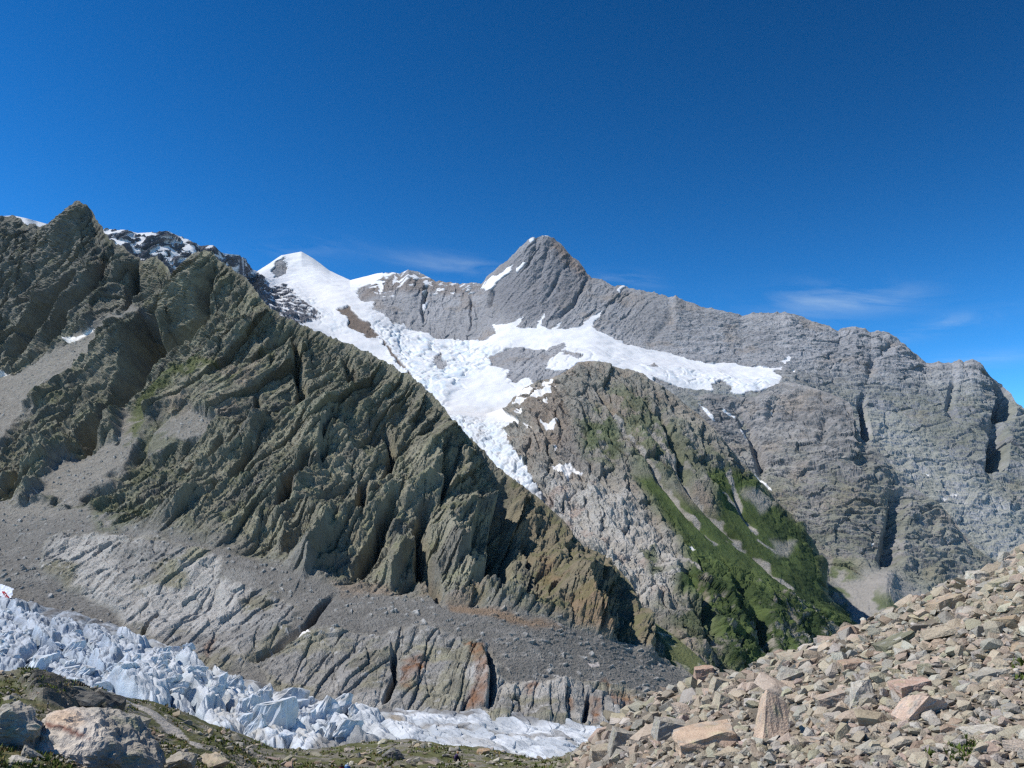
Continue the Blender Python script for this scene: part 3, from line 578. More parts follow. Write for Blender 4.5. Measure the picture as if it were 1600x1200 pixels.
r = r + facets((ac_ + 1.2 * warp) / 19, (al_ - warp) / 85, 22) * 5.4 * amod + facets((ac_ + warp) / 8.5, al_ / 32, 23) * 2.6 * amod + facets((ac_ + .5 * warp) / 4.0, al_ / 11, 24) * 1.6 + facets(L.p[:, 0] / 6 + warp * .1, L.p[:, 2] / 7.5, 28) * 1.0 + facets(L.p[:, 0] / 2.8, L.p[:, 2] / 3.4, 33) * .8 + facets(L.p[:, 0] / 24 + warp * .05, L.p[:, 2] / 30, 29) * 5 * (1.2 - amod)
r = r + saw((ac_ + 2.0 * warp) / 40, .78) * 3.5 * amod * (.2 + .8 * sstep(-.2, .3, noise(L.p * .010 + 4)))
r = r + saw((ac_ + 1.3 * warp) / 15 + noise(L.p * .02) * .5, .75) * 3.2 * (.4 + .6 * sstep(-.3, .3, noise(L.p * .022 + 14)))
r = r + ridged(L.p * [.03, .03, .022] + 2, 5, .6) * 2 + fbm(L.p * [.13, .13, .11], 3, .65) * 1.4
lower = np.maximum.reduce([slabA, slabB, slabC])
lr = ridged(L.p * [.022, .022, .022] + 6, 5, .6) * 5 + facets((ac_ + warp) / 30, (al_ + warp) / 48, 25) * 2.6 + facets((ac_ + warp) / 11, al_ / 18, 26) * 2.0 + facets(ac_ / 4, al_ / 6, 27) * .8
rel = r * rough + lower * (1 - cliff) * lr + (1 - rough) * fbm(L.p * [.012, .012, .02] + 3, 3) * 3
rel = rel + cliff * (1 - sm) * bowl * ridged(np.stack([ac_ * .05, L.p[:, 1] * .02, al_ * .02], 1), 4) * 6
gn_ = fbm(L.p * .05 + 88, 3)
stones = np.clip(facets(L.p[:, 0] / 5.5, L.p[:, 2] / 3.2 + L.p[:, 1] / 9, 31) - .34, 0, 1) * 2.6 + facets(L.p[:, 0] / 2.2, L.p[:, 2] / 1.5 + L.p[:, 1] / 4, 32) * .45
rel = rel + np.clip(sm + (1 - cliff), 0, 1) * (1 - lower) * stones
for pts, w, dep, asy in [([(785,765),(786,820),(775,865),(745,922)], 34, 78, .45), ([(668,785),(655,820),(655,865),(672,905),(684,938)], 17, 44, .5), ([(622,775),(590,822),(558,868)], 17, 42, .5), ([(563,735),(566,765),(560,800)], 16, 38, .5), ([(459,520),(462,570),(468,632)], 13, 34, .5),
                         ([(535,545),(546,575),(550,605)], 13, 30, .5), ([(482,715),(455,760),(436,800)], 15, 40, .5), ([(232,478),(205,545),(172,600),(150,650),(118,692)], 34, 130, .45), ([(342,405),(312,450),(290,492),(222,556)], 15, 55, .4),
                         ([(128,420),(85,470),(40,520),(0,560)], 18, 55, .5), ([(180,385),(150,440),(100,500),(60,540)], 15, 46, .5), ([(216,410),(200,445),(188,480)], 13, 70, .5), ([(267,430),(248,465),(228,492)], 21, 130, .5), ([(830,822),(838,862)], 9, 30, .5), ([(888,848),(892,870)], 8, 26, .5),
                         ([(925,880),(935,920)], 8, 18, .6), ([(350,680),(315,715),(290,735)], 9, 26, .45), ([(392,690),(365,735),(350,760)], 10, 26, .5), ([(430,735),(390,750),(350,760)], 9, 22, .6), ([(186,600),(150,660),(128,700)], 7, 30, .5), ([(60,690),(30,740),(0,770)], 12, 30, .6),
                         ([(520,930),(470,985),(395,1035)], 9, 15, .6), ([(612,1015),(618,1060),(600,1100)], 8, 16, .5), ([(760,1015),(766,1060),(762,1110)], 9, 12, .5), ([(918,1085),(912,1130)], 7, 12, .5), ([(975,1095),(970,1140)], 6, 10, .5), ([(250,960),(225,990)], 5, 12, .6), ([(520,640),(505,690),(500,720)], 10, 24, .5), ([(600,650),(610,700),(600,740)], 11, 26, .5), ([(690,690),(700,740),(690,770)], 10, 24, .5), ([(400,610),(395,660)], 9, 18, .5)]:
    rel = rel + gully(L, pts, w, dep, asy) * (.35 + .65 * L.widefade) * (1 + .35 * np.clip(gn_, -1, 1))
for pts, wl_, wr, h in [([(997,950),(1012,982),(1040,1030)], 40, 10, 14), ([(742,1005),(758,1050),(756,1112)], 70, 14, 7), ([(640,840),(620,880),(608,905)], 30, 8, 18), ([(520,800),(500,850),(470,905)], 36, 9, 20), ([(325,397),(300,440),(250,510),(216,555)], 34, 9, 9), ([(120,316),(110,370),(60,450),(10,520)], 50, 12, 18), ([(745,770),(735,840),(705,905)], 45, 8, 18)]:
    rel = rel + rib(L, pts, wl_, wr, h) * (.15 + .85 * L.crestfade) * (1 - meadow)
fade = .25 + .75 * L.crestfade
L.p = L.p + L.n * ((rel - 6 * rough) * fade)[:, None]
jag = ridged(np.stack([ac_ * .05, L.p[:, 1] * .03, al_ * .02], 1), 4, .6)
L.p[:, 2] += (jag - .45) * 7 * (1 - L.crestfade) * (L.px < 820)
nn = L.normals()
# colour of the ground itself
v = fbm(L.p * [.012, .012, .012] + 6, 5, .55)
col = np.array([.204, .192, .146]) * (1 + .30 * v[:, None])
col = mix(col, [.28, .27, .19], np.clip(fbm(L.p * [.03, .03, .03] + 41, 4) * 1.3 - .1, 0, .6))
col = mix(col, [.13, .124, .112], np.clip(fbm(np.stack([ac_ * .04, L.p[:, 1] * .02, al_ * .012], 1) + 55, 4) * 1.5 - .25, 0, .7))
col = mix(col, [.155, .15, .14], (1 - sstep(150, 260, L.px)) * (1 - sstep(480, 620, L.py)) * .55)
lowc = (1 - cliff)
col = mix(col, np.array([.165, .158, .145]), np.maximum(sm, lowc) * (1 - lower))
col = mix(col, [.215, .203, .18], sm * cliff)
col = mix(col, [.235, .226, .21], lower * sstep(-.15, .25, fbm(L.p * [.02, .02, .02] + 19, 4) + .06))
col = mix(col, [.36, .345, .32], np.maximum(slabA, np.maximum(slabB, slabC) * .85) * sstep(.12, .4, fbm(L.p * [.012, .012, .012] + 29, 3) + .12 + .25 * polymask(X, Y, [(70,850),(120,840),(300,940),(400,1040),(320,1055),(200,985),(100,915)], 20)))
speck = np.clip(fbm(L.p * .16 + 3, 2) * 2 - .9, 0, 1); col = mix(col, [.36, .35, .33], speck * np.maximum(sm, lowc) * .7); col = mix(col, [.37, .36, .34], np.clip(stones - .5, 0, 1) * np.maximum(sm, lowc)); col = mix(col, [.25, .24, .222], lowc * (1 - lower) * np.clip(fbm(L.p * [.02, .02, .05] + 15, 4) * 1.6 - .25, 0, .7))
brown = polymask(X, Y, [(800,750),(850,780),(880,812),(940,864),(990,918),(1002,955),(1045,1032),(980,1000),(900,965),(850,950),(840,880),(815,820)], 14)
col = mix(col, np.array([.180, .150, .102]), brown * .8)
for q_ in [[(845,858),(862,862),(885,905),(870,905),(852,880)], [(885,950),(905,945),(960,975),(955,990),(910,975)], [(700,940),(800,955),(880,985),(800,975),(700,955)]]: col = mix(col, [.225, .155, .10], polymask(X, Y, q_, 6) * .8)
for q_ in [[(640,925),(660,930),(655,900),(670,890),(690,935)], [(520,910),(600,905),(640,930),(530,930)], [(740,915),(760,930),(735,945),(690,935)]]: col = mix(col, [.235, .185, .14], polymask(X, Y, q_, 6) * .65)
for q_ in [[(628,1028),(662,1028),(656,1060),(640,1085),(622,1075)], [(728,1012),(758,1008),(764,1060),(752,1112),(728,1108),(742,1050)], [(934,1062),(948,1060),(946,1085)], [(880,1085),(895,1080),(888,1110)], [(920,1095),(938,1095),(935,1135),(925,1135)], [(955,1085),(985,1090),(1000,1100),(960,1105)], [(320,1010),(335,990),(325,1030)], [(820,1080),(850,1070),(830,1095)]]:
    col = mix(col, [.20, .095, .045], polymask(X, Y, q_, 5) * (.55 + .5 * fbm(L.p * [.1, .1, .02], 3)))
pink = polymask(X, Y, [(300,560),(340,555),(375,575),(400,560),(420,545),(400,600),(380,610),(350,590)], 8) + polymask(X, Y, [(260,620),(290,612),(300,640),(270,655)], 8) + polymask(X, Y, [(330,640),(370,625),(380,640),(340,660)], 8)
col = mix(col, [.27, .215, .175], pink * .6)
gz = np.maximum.reduce([polymask(X, Y, [(225,590),(260,560),(300,555),(340,565),(310,580),(270,590),(245,630),(215,680),(195,695),(205,650)], 9), polymask(X, Y, [(345,600),(380,580),(383,590),(365,606)], 5), polymask(X, Y, [(270,560),(345,560),(340,575),(280,585)], 8), polymask(X, Y, [(400,530),(430,540),(420,560),(405,545)], 6) * .7,
                       polymask(X, Y, [(210,680),(250,660),(290,690),(250,720),(230,740),(210,730)], 14) * .5, polymask(X, Y, [(140,790),(180,770),(230,790),(180,830),(150,830)], 12) * .6, polymask(X, Y, [(1012,968),(1115,1040),(1090,1056),(1050,1036)], 3) * 2.5])
ledges = sstep(.50, .80, nn[:, 2] + .45 * fbm(L.p * .025 + 61, 4)) * cliff * (1 - sm) * .55
gz = np.clip(np.maximum(gz, ledges) * sstep(-.35, .25, fbm(L.p * .05 + 71, 4) + .35 * gz), 0, 1)
col = mix(col, np.array([.082, .100, .034]), gz * .85)
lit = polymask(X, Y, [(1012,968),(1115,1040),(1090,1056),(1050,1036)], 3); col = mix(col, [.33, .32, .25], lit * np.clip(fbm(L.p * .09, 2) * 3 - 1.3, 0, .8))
sn = np.zeros(len(L.p))
spotsL = [("snow_patch", "thin grey snow patch lying in a notch between the two left summits", [(200,448),(206,432),(213,424),(212,436),(200,462),(186,478),(190,465)]), ("snow_patch", "narrow snow strip along the foot of the cliff above the left scree", [(98,529),(106,526),(120,527),(148,512),(146,518),(118,533),(104,533)]),
          ("snow_patch", "tiny snow remnant at the left picture edge below the cliff", [(-8,578),(2,578),(13,579),(8,585),(-6,583)]), ("snow_patch", "sandy white snow patch at the foot of the diagonal dark gully above the glacier", [(446,1006),(460,994),(462,987),(480,984),(486,995),(470,1001),(455,1008)]), ("snow_patch", "faint dirty snow streak in the grey scree below the brown slope", [(918,1034),(930,1036),(934,1032),(938,1040),(925,1041)])]
lab = np.where((lit > .5) & ~L.isback, 30, 0)
for i, (_, _, q_) in enumerate(spotsL):
    m = (polymask(L.px + .2 * wx_, L.py + .2 * wy_, q_, .8) > .5) & ~L.isback; lab = np.where(m, i + 1, lab)
    col = np.where(m[:, None], [.74, .71, .67] if i != 4 else [.5, .44, .40], col)
sp = {0: ("rocky_hill", M_ridge, False), 30: ("grass", M_grass_far, False)}
sp.update({i + 1: ("snow_patch", M_snow, True) for i in range(len(spotsL))})
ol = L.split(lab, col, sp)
tag(ol[0], "near dark olive-grey rocky ridge of tilted slabs with scree at its foot", kind="structure")
if 30 in ol: tag(ol[30], "bright green grassy slope behind the tip of the near ridge", kind="stuff")
for i, (_, lb, _) in enumerate(spotsL):
    if i + 1 in ol: tag(ol[i + 1], lb, "snow patch", "snow patches on the near ridge")

# ------------------------------------------------------------------ the glacier below
rowsG = [[(-260,918,765),(0,932,745),(60,944,725),(130,962,695),(200,985,672),(260,1012,645),(310,1040,622),(345,1058,608),(400,1070,598),(450,1082,588),(520,1096,575),(600,1108,566),(700,1116,562),(850,1128,566),(940,1136,570),(1000,1146,578),(1100,1165,590)],
  [(-260,990,610),(0,1000,600),(100,1010,585),(200,1045,555),(310,1080,530),(450,1120,510),(600,1138,505),(850,1158,510),(1100,1190,530)],
  [(-260,1085,480),(0,1095,470),(150,1110,450),(300,1155,430),(430,1185,415),(600,1200,415),(850,1210,425),(1100,1240,440)],
  [(-260,1160,420),(150,1180,400),(430,1240,380),(850,1270,390),(1100,1300,400)]]
G = Loft(rowsG, [200, 170, 20], -260, 1100, 900)
act = 1 - .88 * sstep(500, 720, G.px - .4 * (G.py - 1120))
rot = np.radians(28); gx = G.p[:, 0] * math.cos(rot) + G.p[:, 1] * math.sin(rot); gy = -G.p[:, 0] * math.sin(rot) + G.p[:, 1] * math.cos(rot)
w1 = fbm(G.p * .03, 3) * 6; w2 = fbm(G.p * .03 + 30, 3) * 6
f1, f2, cid, vx, vy = worley(np.stack([(gx + w1) / 20.0, (gy + w2) / 44.0], 1), 2)
edge = np.clip((f2 - f1) * 2.6, 0, 1)
blk = edge ** .6 * (4 + 9 * cid) + np.clip((vx * (cid - .3) * 9), -5, 5) * edge
g1, g2, cid2, _, _ = worley(np.stack([(gx + w1 * .6) / 4.6, (gy + w2 * .6) / 9.0], 1), 4)
blk = blk + np.clip((g2 - g1) * 2.2, 0, 1) ** .7 * 1.5 + ridged(np.stack([gx * .10, gy * .035, G.p[:, 2] * .02], 1), 3, .5) * 2.6
hump = polymask(G.px, G.py, [(150,1060),(215,1035),(300,1035),(312,1080),(280,1110),(190,1100)], 16) * 9
dirt_edge = np.maximum(sstep(14, 2, G.py - np.interp(G.px, *np.array(rowsG[0])[:, :2].T)), polymask(G.px + w1, G.py + w2, [(40,942),(110,955),(190,980),(235,1005),(190,1000),(110,975),(70,965)], 6))
flat_r = ridged(np.stack([(gx * .8 + gy * .25) * .06, gy * .014, gx * 0], 1) + 3, 4, .6) * 5.0 + facets((gx + w1) / 9, (gy + w2) / 22, 41) * 1.6 + fbm(G.p * .08, 3) * 1.1
hgt = act * (blk + hump - 6) * (1 - .75 * dirt_edge) + (1 - act) * flat_r
G.p[:, 2] += hgt
gsnow = np.array([.55, .575, .60]) * (1 + .06 * fbm(G.p * .04, 3)[:, None])
gsnow = mix(gsnow, [.42, .52, .61], act * np.clip(1 - edge * 1.6, 0, 1) * .7)
gsnow = mix(gsnow, [.33, .36, .39], np.clip(fbm(G.p * [.05, .05, .1] + 5, 4) * 1.8 - .02 + .45 * (1 - sstep(0, 90, G.py - 940 - .3 * G.px)), 0, .75))
dirty = polymask(G.px + w1, G.py + w2, [(330,1110),(430,1110),(480,1140),(480,1170),(400,1165),(330,1140)], 10) * np.clip(.35 + fbm(G.p * .09, 3), 0, .8)
gsnow = mix(gsnow, [.38, .36, .32], dirty)
med = np.zeros(len(G.p))
for pts, w in [([(640,1135),(700,1142),(760,1150),(800,1154)], 2.5), ([(765,1153),(830,1152),(880,1160),(900,1172)], 3.0), ([(680,1138),(730,1146)], 3.5)]:
    d, _, _ = polyline(G.px + w1 * .4, G.py + w2 * .25, pts, 14); med = np.maximum(med, sstep(w + 1.5, w - 1.5, d) * (.65 + .5 * fbm(G.p * .2, 2)))
gsnow = mix(gsnow, [.20, .19, .175], med)
gsnow = mix(gsnow, [.30, .30, .29], (1 - act) * np.clip(fbm(np.stack([(gx * .8 + gy * .25) * .11, gy * .02, gx * 0], 1) + 9, 3) * 2.4 - .45, 0, .85))
gsnow = mix(gsnow, [.14, .135, .13], dirt_edge * np.clip(.72 + fbm(G.p * .06, 3), 0, 1))
gsnow = mix(gsnow, [.17, .165, .155], polymask(G.px + w1, G.py + w2, [(500,1150),(600,1155),(640,1170),(600,1200),(480,1200)], 8) * .9)
gsnow = mix(gsnow, [.26, .23, .19], polymask(G.px, G.py, [(602,1124),(615,1120),(632,1128),(622,1134),(606,1132)], 3))
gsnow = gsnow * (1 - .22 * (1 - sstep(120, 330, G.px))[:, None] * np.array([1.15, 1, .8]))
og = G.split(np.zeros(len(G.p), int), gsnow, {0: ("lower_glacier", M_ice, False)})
glacier = tag(og[0], "white and blue-grey broken glacier icefall crossing the valley below the dark ridge", kind="structure")

# seracs: fluted, leaning ice blades and blocks standing out of the icefall
def serac_mesh(seed):
    r = np.random.default_rng(seed); bm = bmesh.new(); k = seed % 3
    tx, ty = r.uniform(-.25, .35), r.uniform(-.15, .15); tw = (.12, .3, .5)[k]
    for z, sx, sy, jx in ((0, 1, .8, 0), (.5, .85, .6, tx * .5), (1, tw * 1.6, tw, tx)):
        for a in np.linspace(0, 6.283, 9, endpoint=False) + r.uniform(0, .5):
            q_ = r.uniform(.72, 1.05); bm.verts.new((math.cos(a) * sx * .5 * q_ + jx, math.sin(a) * sy * .5 * q_ + ty * z, z * r.uniform(.86, 1.06)))
    res = bmesh.ops.convex_hull(bm, input=bm.verts); bmesh.ops.delete(bm, geom=[g for g in res['geom_interior'] if isinstance(g, bmesh.types.BMVert)], context='VERTS')
    bmesh.ops.triangulate(bm, faces=bm.faces); bmesh.ops.subdivide_edges(bm, edges=bm.edges, cuts=4, use_grid_fill=True); bmesh.ops.triangulate(bm, faces=bm.faces)
    bm.normal_update(); bm.verts.index_update()
    V = np.array([v.co[:] for v in bm.verts]); N = np.array([v.normal[:] for v in bm.verts]); T = np.array([[v.index for v in f.verts] for f in bm.faces]); bm.free()
    fl = ridged(V * [4.5, 4.5, .8] + seed, 3, .55) - .55; V = V + N * [1, 1, .25] * (fl * .11 + .08 * fbm(V * 3 + seed, 3))[:, None]
    c = np.array([.58, .605, .63]) * (1 + .06 * fbm(V * 3, 2)[:, None]); c = mix(c, [.40, .50, .59], np.clip(-fl * 1.4, 0, .7)); c = mix(c, [.30, .30, .29], np.clip(fbm(V * [3, 3, 1.2] + 5 + seed, 3) * 1.8 - .05 + .5 * (V[:, 2] < .25), 0, .8))
    return mesh_np("serac", V, T, c)
import bmesh
sm_ = [serac_mesh(100 + k) for k in range(9)]
for m_ in sm_: m_.materials.append(M_ice)
zone = [(-60,975),(0,955),(60,965),(120,1000),(200,1015),(300,1050),(330,1070),(420,1085),(520,1105),(560,1125),(540,1160),(430,1165),(330,1130),(230,1100),(130,1085),(40,1065),(-60,1075)]
rs = np.random.default_rng(21); cnt = 0
while cnt < 130:
    x, y = rs.uniform(-60, 570), rs.uniform(950, 1165)
    if polymask(np.array([x]), np.array([y]), zone, 1)[0] < .5: continue
    j = int(np.clip(np.searchsorted(G.xs, x), 0, len(G.xs) - 1)); i = int(np.argmin(np.abs(G.PY[:, j] - y)))
    b = G.p[i * G.shape[1] + j]
    s = rs.uniform(5.0, 12.5) * (1.0 + .6 * (rs.random() < .15)) * (1.25 if x > 320 else 1); o = link("serac", sm_[cnt % 9], None, glacier, loc=tuple(b - [0, 0, s * .25]))
    o.rotation_euler = (rs.uniform(-.15, .15), rs.uniform(-.2, .3), rs.uniform(-.6, .6) + .5); o.scale = (s * rs.uniform(.7, 1.6), s * rs.uniform(.6, 1.2), s * rs.uniform(.5, .8) * (1.2 if x > 300 else .85))
    cnt += 1

# ------------------------------------------------------------------ the slope the photographer stands on: meadow with a trail, then boulder scree
crestF = [(-260,1045,60),(-60,1056,62),(0,1056,64),(30,1053,66),(60,1052,68),(90,1058,70),(120,1068,74),(150,1077,80),(180,1083,86),(215,1093,92),(240,1099,95),(290,1118,100),(330,1134,104),(380,1150,108),(430,1168,114),(480,1174,120),(520,1172,124),(545,1166,127),(570,1162,130),(605,1157,131),(640,1155,131),(670,1159,129),(700,1166,126),(740,1171,124),(800,1180,120),(850,1187,113),(880,1186,104),(905,1172,94),(930,1156,86),(955,1132,78),(980,1113,72),(1020,1094,66),(1060,1078,63),(1090,1066,61),(1130,1054,59),(1165,1044,57),(1200,1031,56),(1240,1020,55),(1280,1004,54),(1330,986,52),(1380,962,51),(1420,946,50),(1450,931,49),(1500,906,48),(1550,879,47),(1600,852,46),(1700,800,45),(1860,715,44)]
rowsF = [crestF,
  [(-260,1110,42),(0,1120,42),(100,1130,44),(200,1150,58),(330,1170,72),(430,1190,84),(535,1200,88),(640,1195,92),(740,1200,92),(850,1205,80),(930,1185,58),(1000,1155,48),(1100,1125,43),(1250,1090,40),(1450,1020,37),(1600,960,35),(1860,850,33)],
  [(-260,1190,31),(0,1200,31),(100,1205,32),(200,1215,40),(330,1222,55),(430,1226,66),(535,1228,74),(640,1228,76),(740,1230,74),(850,1230,60),(930,1225,44),(1000,1218,35),(1100,1210,30),(1250,1200,27),(1450,1180,25),(1600,1170,24),(1860,1100,23)],
  [(-260,1500,16),(0,1500,16),(535,1500,22),(740,1500,22),(1000,1500,16),(1600,1450,13),(1860,1420,13)],
  [(-260,2700,4),(800,2700,4),(1860,2600,4)]]
for r_, a_, b_ in zip(rowsF, ((-700, 1010, 58), (-700, 1090, 42), (-700, 1170, 31), (-700, 1480, 16), (-700, 2700, 4)), ((2400, 430, 43), (2400, 600, 32), (2400, 900, 22), (2400, 1340, 13), (2400, 2500, 4))): r_.insert(0, a_); r_.append(b_)
FX0, FX1 = -700, 2400
Fg = Loft(rowsF, [120, 75, 30, 16], FX0, FX1, 860, back=(8, .9, .42))
X = Fg.px + fbm(Fg.p * .25, 3) * 8; Y = Fg.py + fbm(Fg.p * .25 + 40, 3) * 6
sright = sstep(-30, 40, Fg.px - 905 + .6 * (Fg.py - 1180))
hz = np.minimum(Fg.D.ravel()[0], 1) * 0 + fbm(Fg.p * .12 + 5, 4) * .55 + ridged(Fg.p * .5 + 2, 3, .6) * .22
outc = polymask(X, Y, [(30,1078),(60,1072),(120,1082),(160,1100),(120,1112),(60,1106)], 8)
s2 = Fg.p[:, 0] * .6 + Fg.p[:, 2] * .9
hz = hz + outc * (saw(s2 / .8 + noise(Fg.p * .5) * .4, .7) * .5 + .6)
Fg.p[:, 2] += hz * np.where(Fg.isback, .3, 1) * np.clip(Fg.p[:, 1] / 30, .15, 1)
dp, _, _ = polyline(Fg.px + noise(Fg.p * .3) * 2, Fg.py + noise(Fg.p * .3 + 9) * 2, [(172,1084),(190,1090),(222,1112),(250,1128),(285,1152),(310,1170)], 30)
pw = np.interp(Fg.py, [1084, 1170], [3.6, 6.0]); path = (dp < pw) & (sright < .5) & ~Fg.isback
v = fbm(Fg.p * .35 + 6, 4)
col = np.array([.20, .185, .15]) * (1 + .3 * v[:, None])
gmask = sstep(-.10, .22, fbm(Fg.p * [.22, .22, .22] + 50, 5, .6) + .10) * (1 - sright)
gmask = np.maximum(gmask, polymask(X, Y, [(0,1062),(40,1060),(110,1066),(100,1078),(45,1076),(40,1100),(20,1098),(0,1080)], 6)); gmask = np.maximum(gmask * (1 - outc), polymask(X, Y, [(1075,1100),(1090,1090),(1080,1120),(1030,1130),(1000,1150)], 10) * .35)
gmask *= ~path
col = mix(col, np.array([.092, .100, .032]), gmask * .85); col = mix(col, [.20, .145, .07], np.clip(noise(Fg.p * 1.1 + 4) * 1.4 - .35, 0, .6) * (1 - sright) * .8)
col = mix(col, [.115, .108, .088], outc); col = mix(col, [.165, .142, .112], sright)
col = np.where(path[:, None], np.array([.42, .385, .34]) * (1 + .1 * v[:, None]), col)
of = Fg.split(np.where(path, 1, np.where(sright > .5, 2, 0)), col, {0: ("meadow_slope", M_fore, False), 1: ("path", M_fore, False), 2: ("scree_slope", M_fore, False)})
tag(of[0], "stony alpine meadow slope in the foreground above the glacier", kind="structure")
tag(of[1], "narrow pale footpath descending across the meadow slope", kind="structure")
tag(of[2], "ground of the boulder-covered moraine slope rising to the right", kind="structure")
def ground(px, py):
    """place on the displaced foreground slope seen at a photo pixel"""
    j = int(np.clip(round((px - FX0) / (FX1 - FX0) * (Fg.shape[1] - 1)), 0, Fg.shape[1] - 1))
    i = int(np.argmin(np.abs(Fg.PY[:, j] - py))) + Fg.front0
    return Fg.p[i * Fg.shape[1] + j].copy()

# ---- stones
import bmesh
def hull_stone(seed, flat=.55, npts=13, boxy=.6):
    r = np.random.default_rng(seed); P = []
    for k in range(npts):
        d = r.normal(size=3); d /= np.linalg.norm(d); c = d / np.abs(d).max()
        P.append((d * (1 - boxy) + c * boxy) * r.uniform(.8, 1.02) * np.array([1, r.uniform(.75, .95), flat]) * .5)
    bm = bmesh.new()
    for p in P: bm.verts.new(p)
    res = bmesh.ops.convex_hull(bm, input=bm.verts)
    bmesh.ops.delete(bm, geom=[g for g in res['geom_interior'] if isinstance(g, bmesh.types.BMVert)], context='VERTS')
    bmesh.ops.triangulate(bm, faces=bm.faces); bm.verts.index_update()
    V = np.array([v.co[:] for v in bm.verts]); T = np.array([[v.index for v in f.verts] for f in bm.faces]); bm.free()
    return V, T
protos = [hull_stone(300 + k, flat=[.34, .5, .7, .38, .8, .55][k % 6], npts=[12, 15, 18][k % 3], boxy=[.35, .6, .75][(k // 2) % 3]) for k in range(18)]
pmesh = []
for k, (V, T) in enumerate(protos):
    me = mesh_np("rock", V, T); me.materials.append(M_stone); pmesh.append(me)
def big_rock(seed, dims, flat=1.0, strata=0.0, npts=16, boxy=.6, rough_=.05, cuts=7, points=None):
    """angular boulder with broken, layered faces"""
    r = np.random.default_rng(seed)
    bm = bmesh.new()
    if points == 'round':
        u = np.random.default_rng(seed).normal(size=(90, 3)); u /= np.linalg.norm(u, axis=1, keepdims=True); pts = u * .5 * (1 + .06 * fbm(u * 1.5 + seed, 2)[:, None])
    elif points == 'box':
        cn_ = np.array([[x, y, z] for x in (-.5, .5) for y in (-.5, .5) for z in (-.5, .5)]); pts = np.concatenate([cn_ * r.uniform(.72, 1.05, (8, 3)), cn_[r.choice(8, 5, replace=False)] * r.uniform(.45, 1.0, (5, 3)) * [1, 1, 1.05]])
    elif points is None:
        V, T = hull_stone(seed, flat, npts, boxy); pts = V * 1.0
    else: pts = np.asarray(points, float)
    for p in pts: bm.verts.new(p * np.array(dims))
    res = bmesh.ops.convex_hull(bm, input=bm.verts)
    bmesh.ops.delete(bm, geom=[g for g in res['geom_interior'] if isinstance(g, bmesh.types.BMVert)], context='VERTS')
    bmesh.ops.triangulate(bm, faces=bm.faces)
    bmesh.ops.subdivide_edges(bm, edges=bm.edges, cuts=cuts, use_grid_fill=True); bmesh.ops.triangulate(bm, faces=bm.faces)
    bm.normal_update(); bm.verts.index_update()
    V = np.array([v.co[:] for v in bm.verts]); N = np.array([v.normal[:] for v in bm.verts]); T = np.array([[v.index for v in f.verts] for f in bm.faces]); bm.free()
    s = max(dims); q = V / s
    d = fbm(q * 3 + seed, 5, .6) * rough_ * s * .7 + (ridged(q * [5, 5, 9] + seed, 4, .6) - .5) * rough_ * s * .7
    if strata: d = d + (saw((q[:, 2] + .18 * q[:, 0] + .06 * noise(q * 2)) * strata, .75) - .5) * .035 * s
    return V + N * d[:, None], T
TAN, PINK, GREY, OLIVE, DARK, PALE = (.375, .318, .24), (.40, .318, .25), (.33, .302, .255), (.345, .312, .225), (.14, .135, .12), (.445, .405, .34)
ROCK_GROUP = "boulders of the foreground slopes"
placed = []     # (px, py, half width, half height, short name)
def boulder(cx, cy, w, h, colr, label, short, seed, roll=0.0, dims=None, depth=1.0, strata=0.0, boxy=.6, npts=16, tilt=0.0, yaw=0.0, rough_=.05, sink=.35, stain=None, form=None):
    g = ground(cx, cy + h * sink); D = g[1]; m = D / F * 1.02
    W, H = w * m, h * m
    V, T = big_rock(seed, (W, W * depth * .9, H), 1.0, strata, npts, boxy, rough_, 7 if form != 'round' else 9, form or ('box' if boxy >= .6 else None))
    V = V * (np.array([W, W * depth * .9, H]) / (np.ptp(V, axis=0) + 1e-9))
    c = np.ones((len(V), 3)) * np.array(colr); q = V / W
    c = c * (1 + .22 * fbm(q * 4 + seed, 4)[:, None]); c = mix(c, [.33, .325, .29], np.clip(fbm(q * 7 + seed + 9, 4) * 1.6 - .35, 0, .7)); c = mix(c, [.36, .36, .2], np.clip(fbm(q * 5 + seed + 29, 3) * 1.5 - .55, 0, .6))
    if stain is not None:
        Rm = np.array(Euler((tilt, roll, yaw), 'XYZ').to_matrix()); c = stain(*proj(V @ Rm.T + unproj(cx, cy, D)), c, q)
    o = link("boulder", mesh_np("boulder", V, T, c), M_stone_v)
    target = unproj(cx, cy, D); o.location = tuple(target)
    o.rotation_euler = Euler((tilt, roll, yaw), 'XYZ')
    tag(o, label, "boulder", ROCK_GROUP); placed.append((cx, cy, w / 2, h / 2, short)); return o
def whale_stain(x, y, c, q):
    n_ = noise(q * 14) * 2.5
    c = mix(c, [.56, .50, .43], polymask(x + n_, y + n_, [(40,1100),(120,1095),(160,1120),(165,1150),(120,1210),(40,1210)], 16) * .85)
    c = mix(c, [.56, .40, .27], polymask(x + n_, y + n_, [(72,1120),(95,1106),(125,1110),(130,1130),(110,1136),(75,1126)], 7) * .7)
    return mix(c, [.21, .115, .09], polymask(x + n_ * .6, y + n_ * .6, [(68,1127),(82,1131),(100,1133),(120,1143),(142,1153),(126,1154),(110,1146),(88,1140),(70,1135)], 1.0))
boulder(12, 1139, 92, 78, GREY, "big grey boulder with a dark shaded face at the lower left corner of the picture", "the big grey corner boulder", 11, roll=.30, depth=1.0, boxy=.45, npts=18, rough_=.10, yaw=.25)
boulder(150, 1172, 205, 108, GREY, "huge pale whaleback boulder with a reddish-brown hollow across it", "the huge whaleback boulder", 12, roll=.36, depth=1.0, rough_=.07, stain=whale_stain, sink=.25, form='round')
boulder(166, 1098, 54, 36, DARK, "dark rounded boulder beside the start of the footpath", "the dark boulder by the path", 13, roll=.5, boxy=.5)
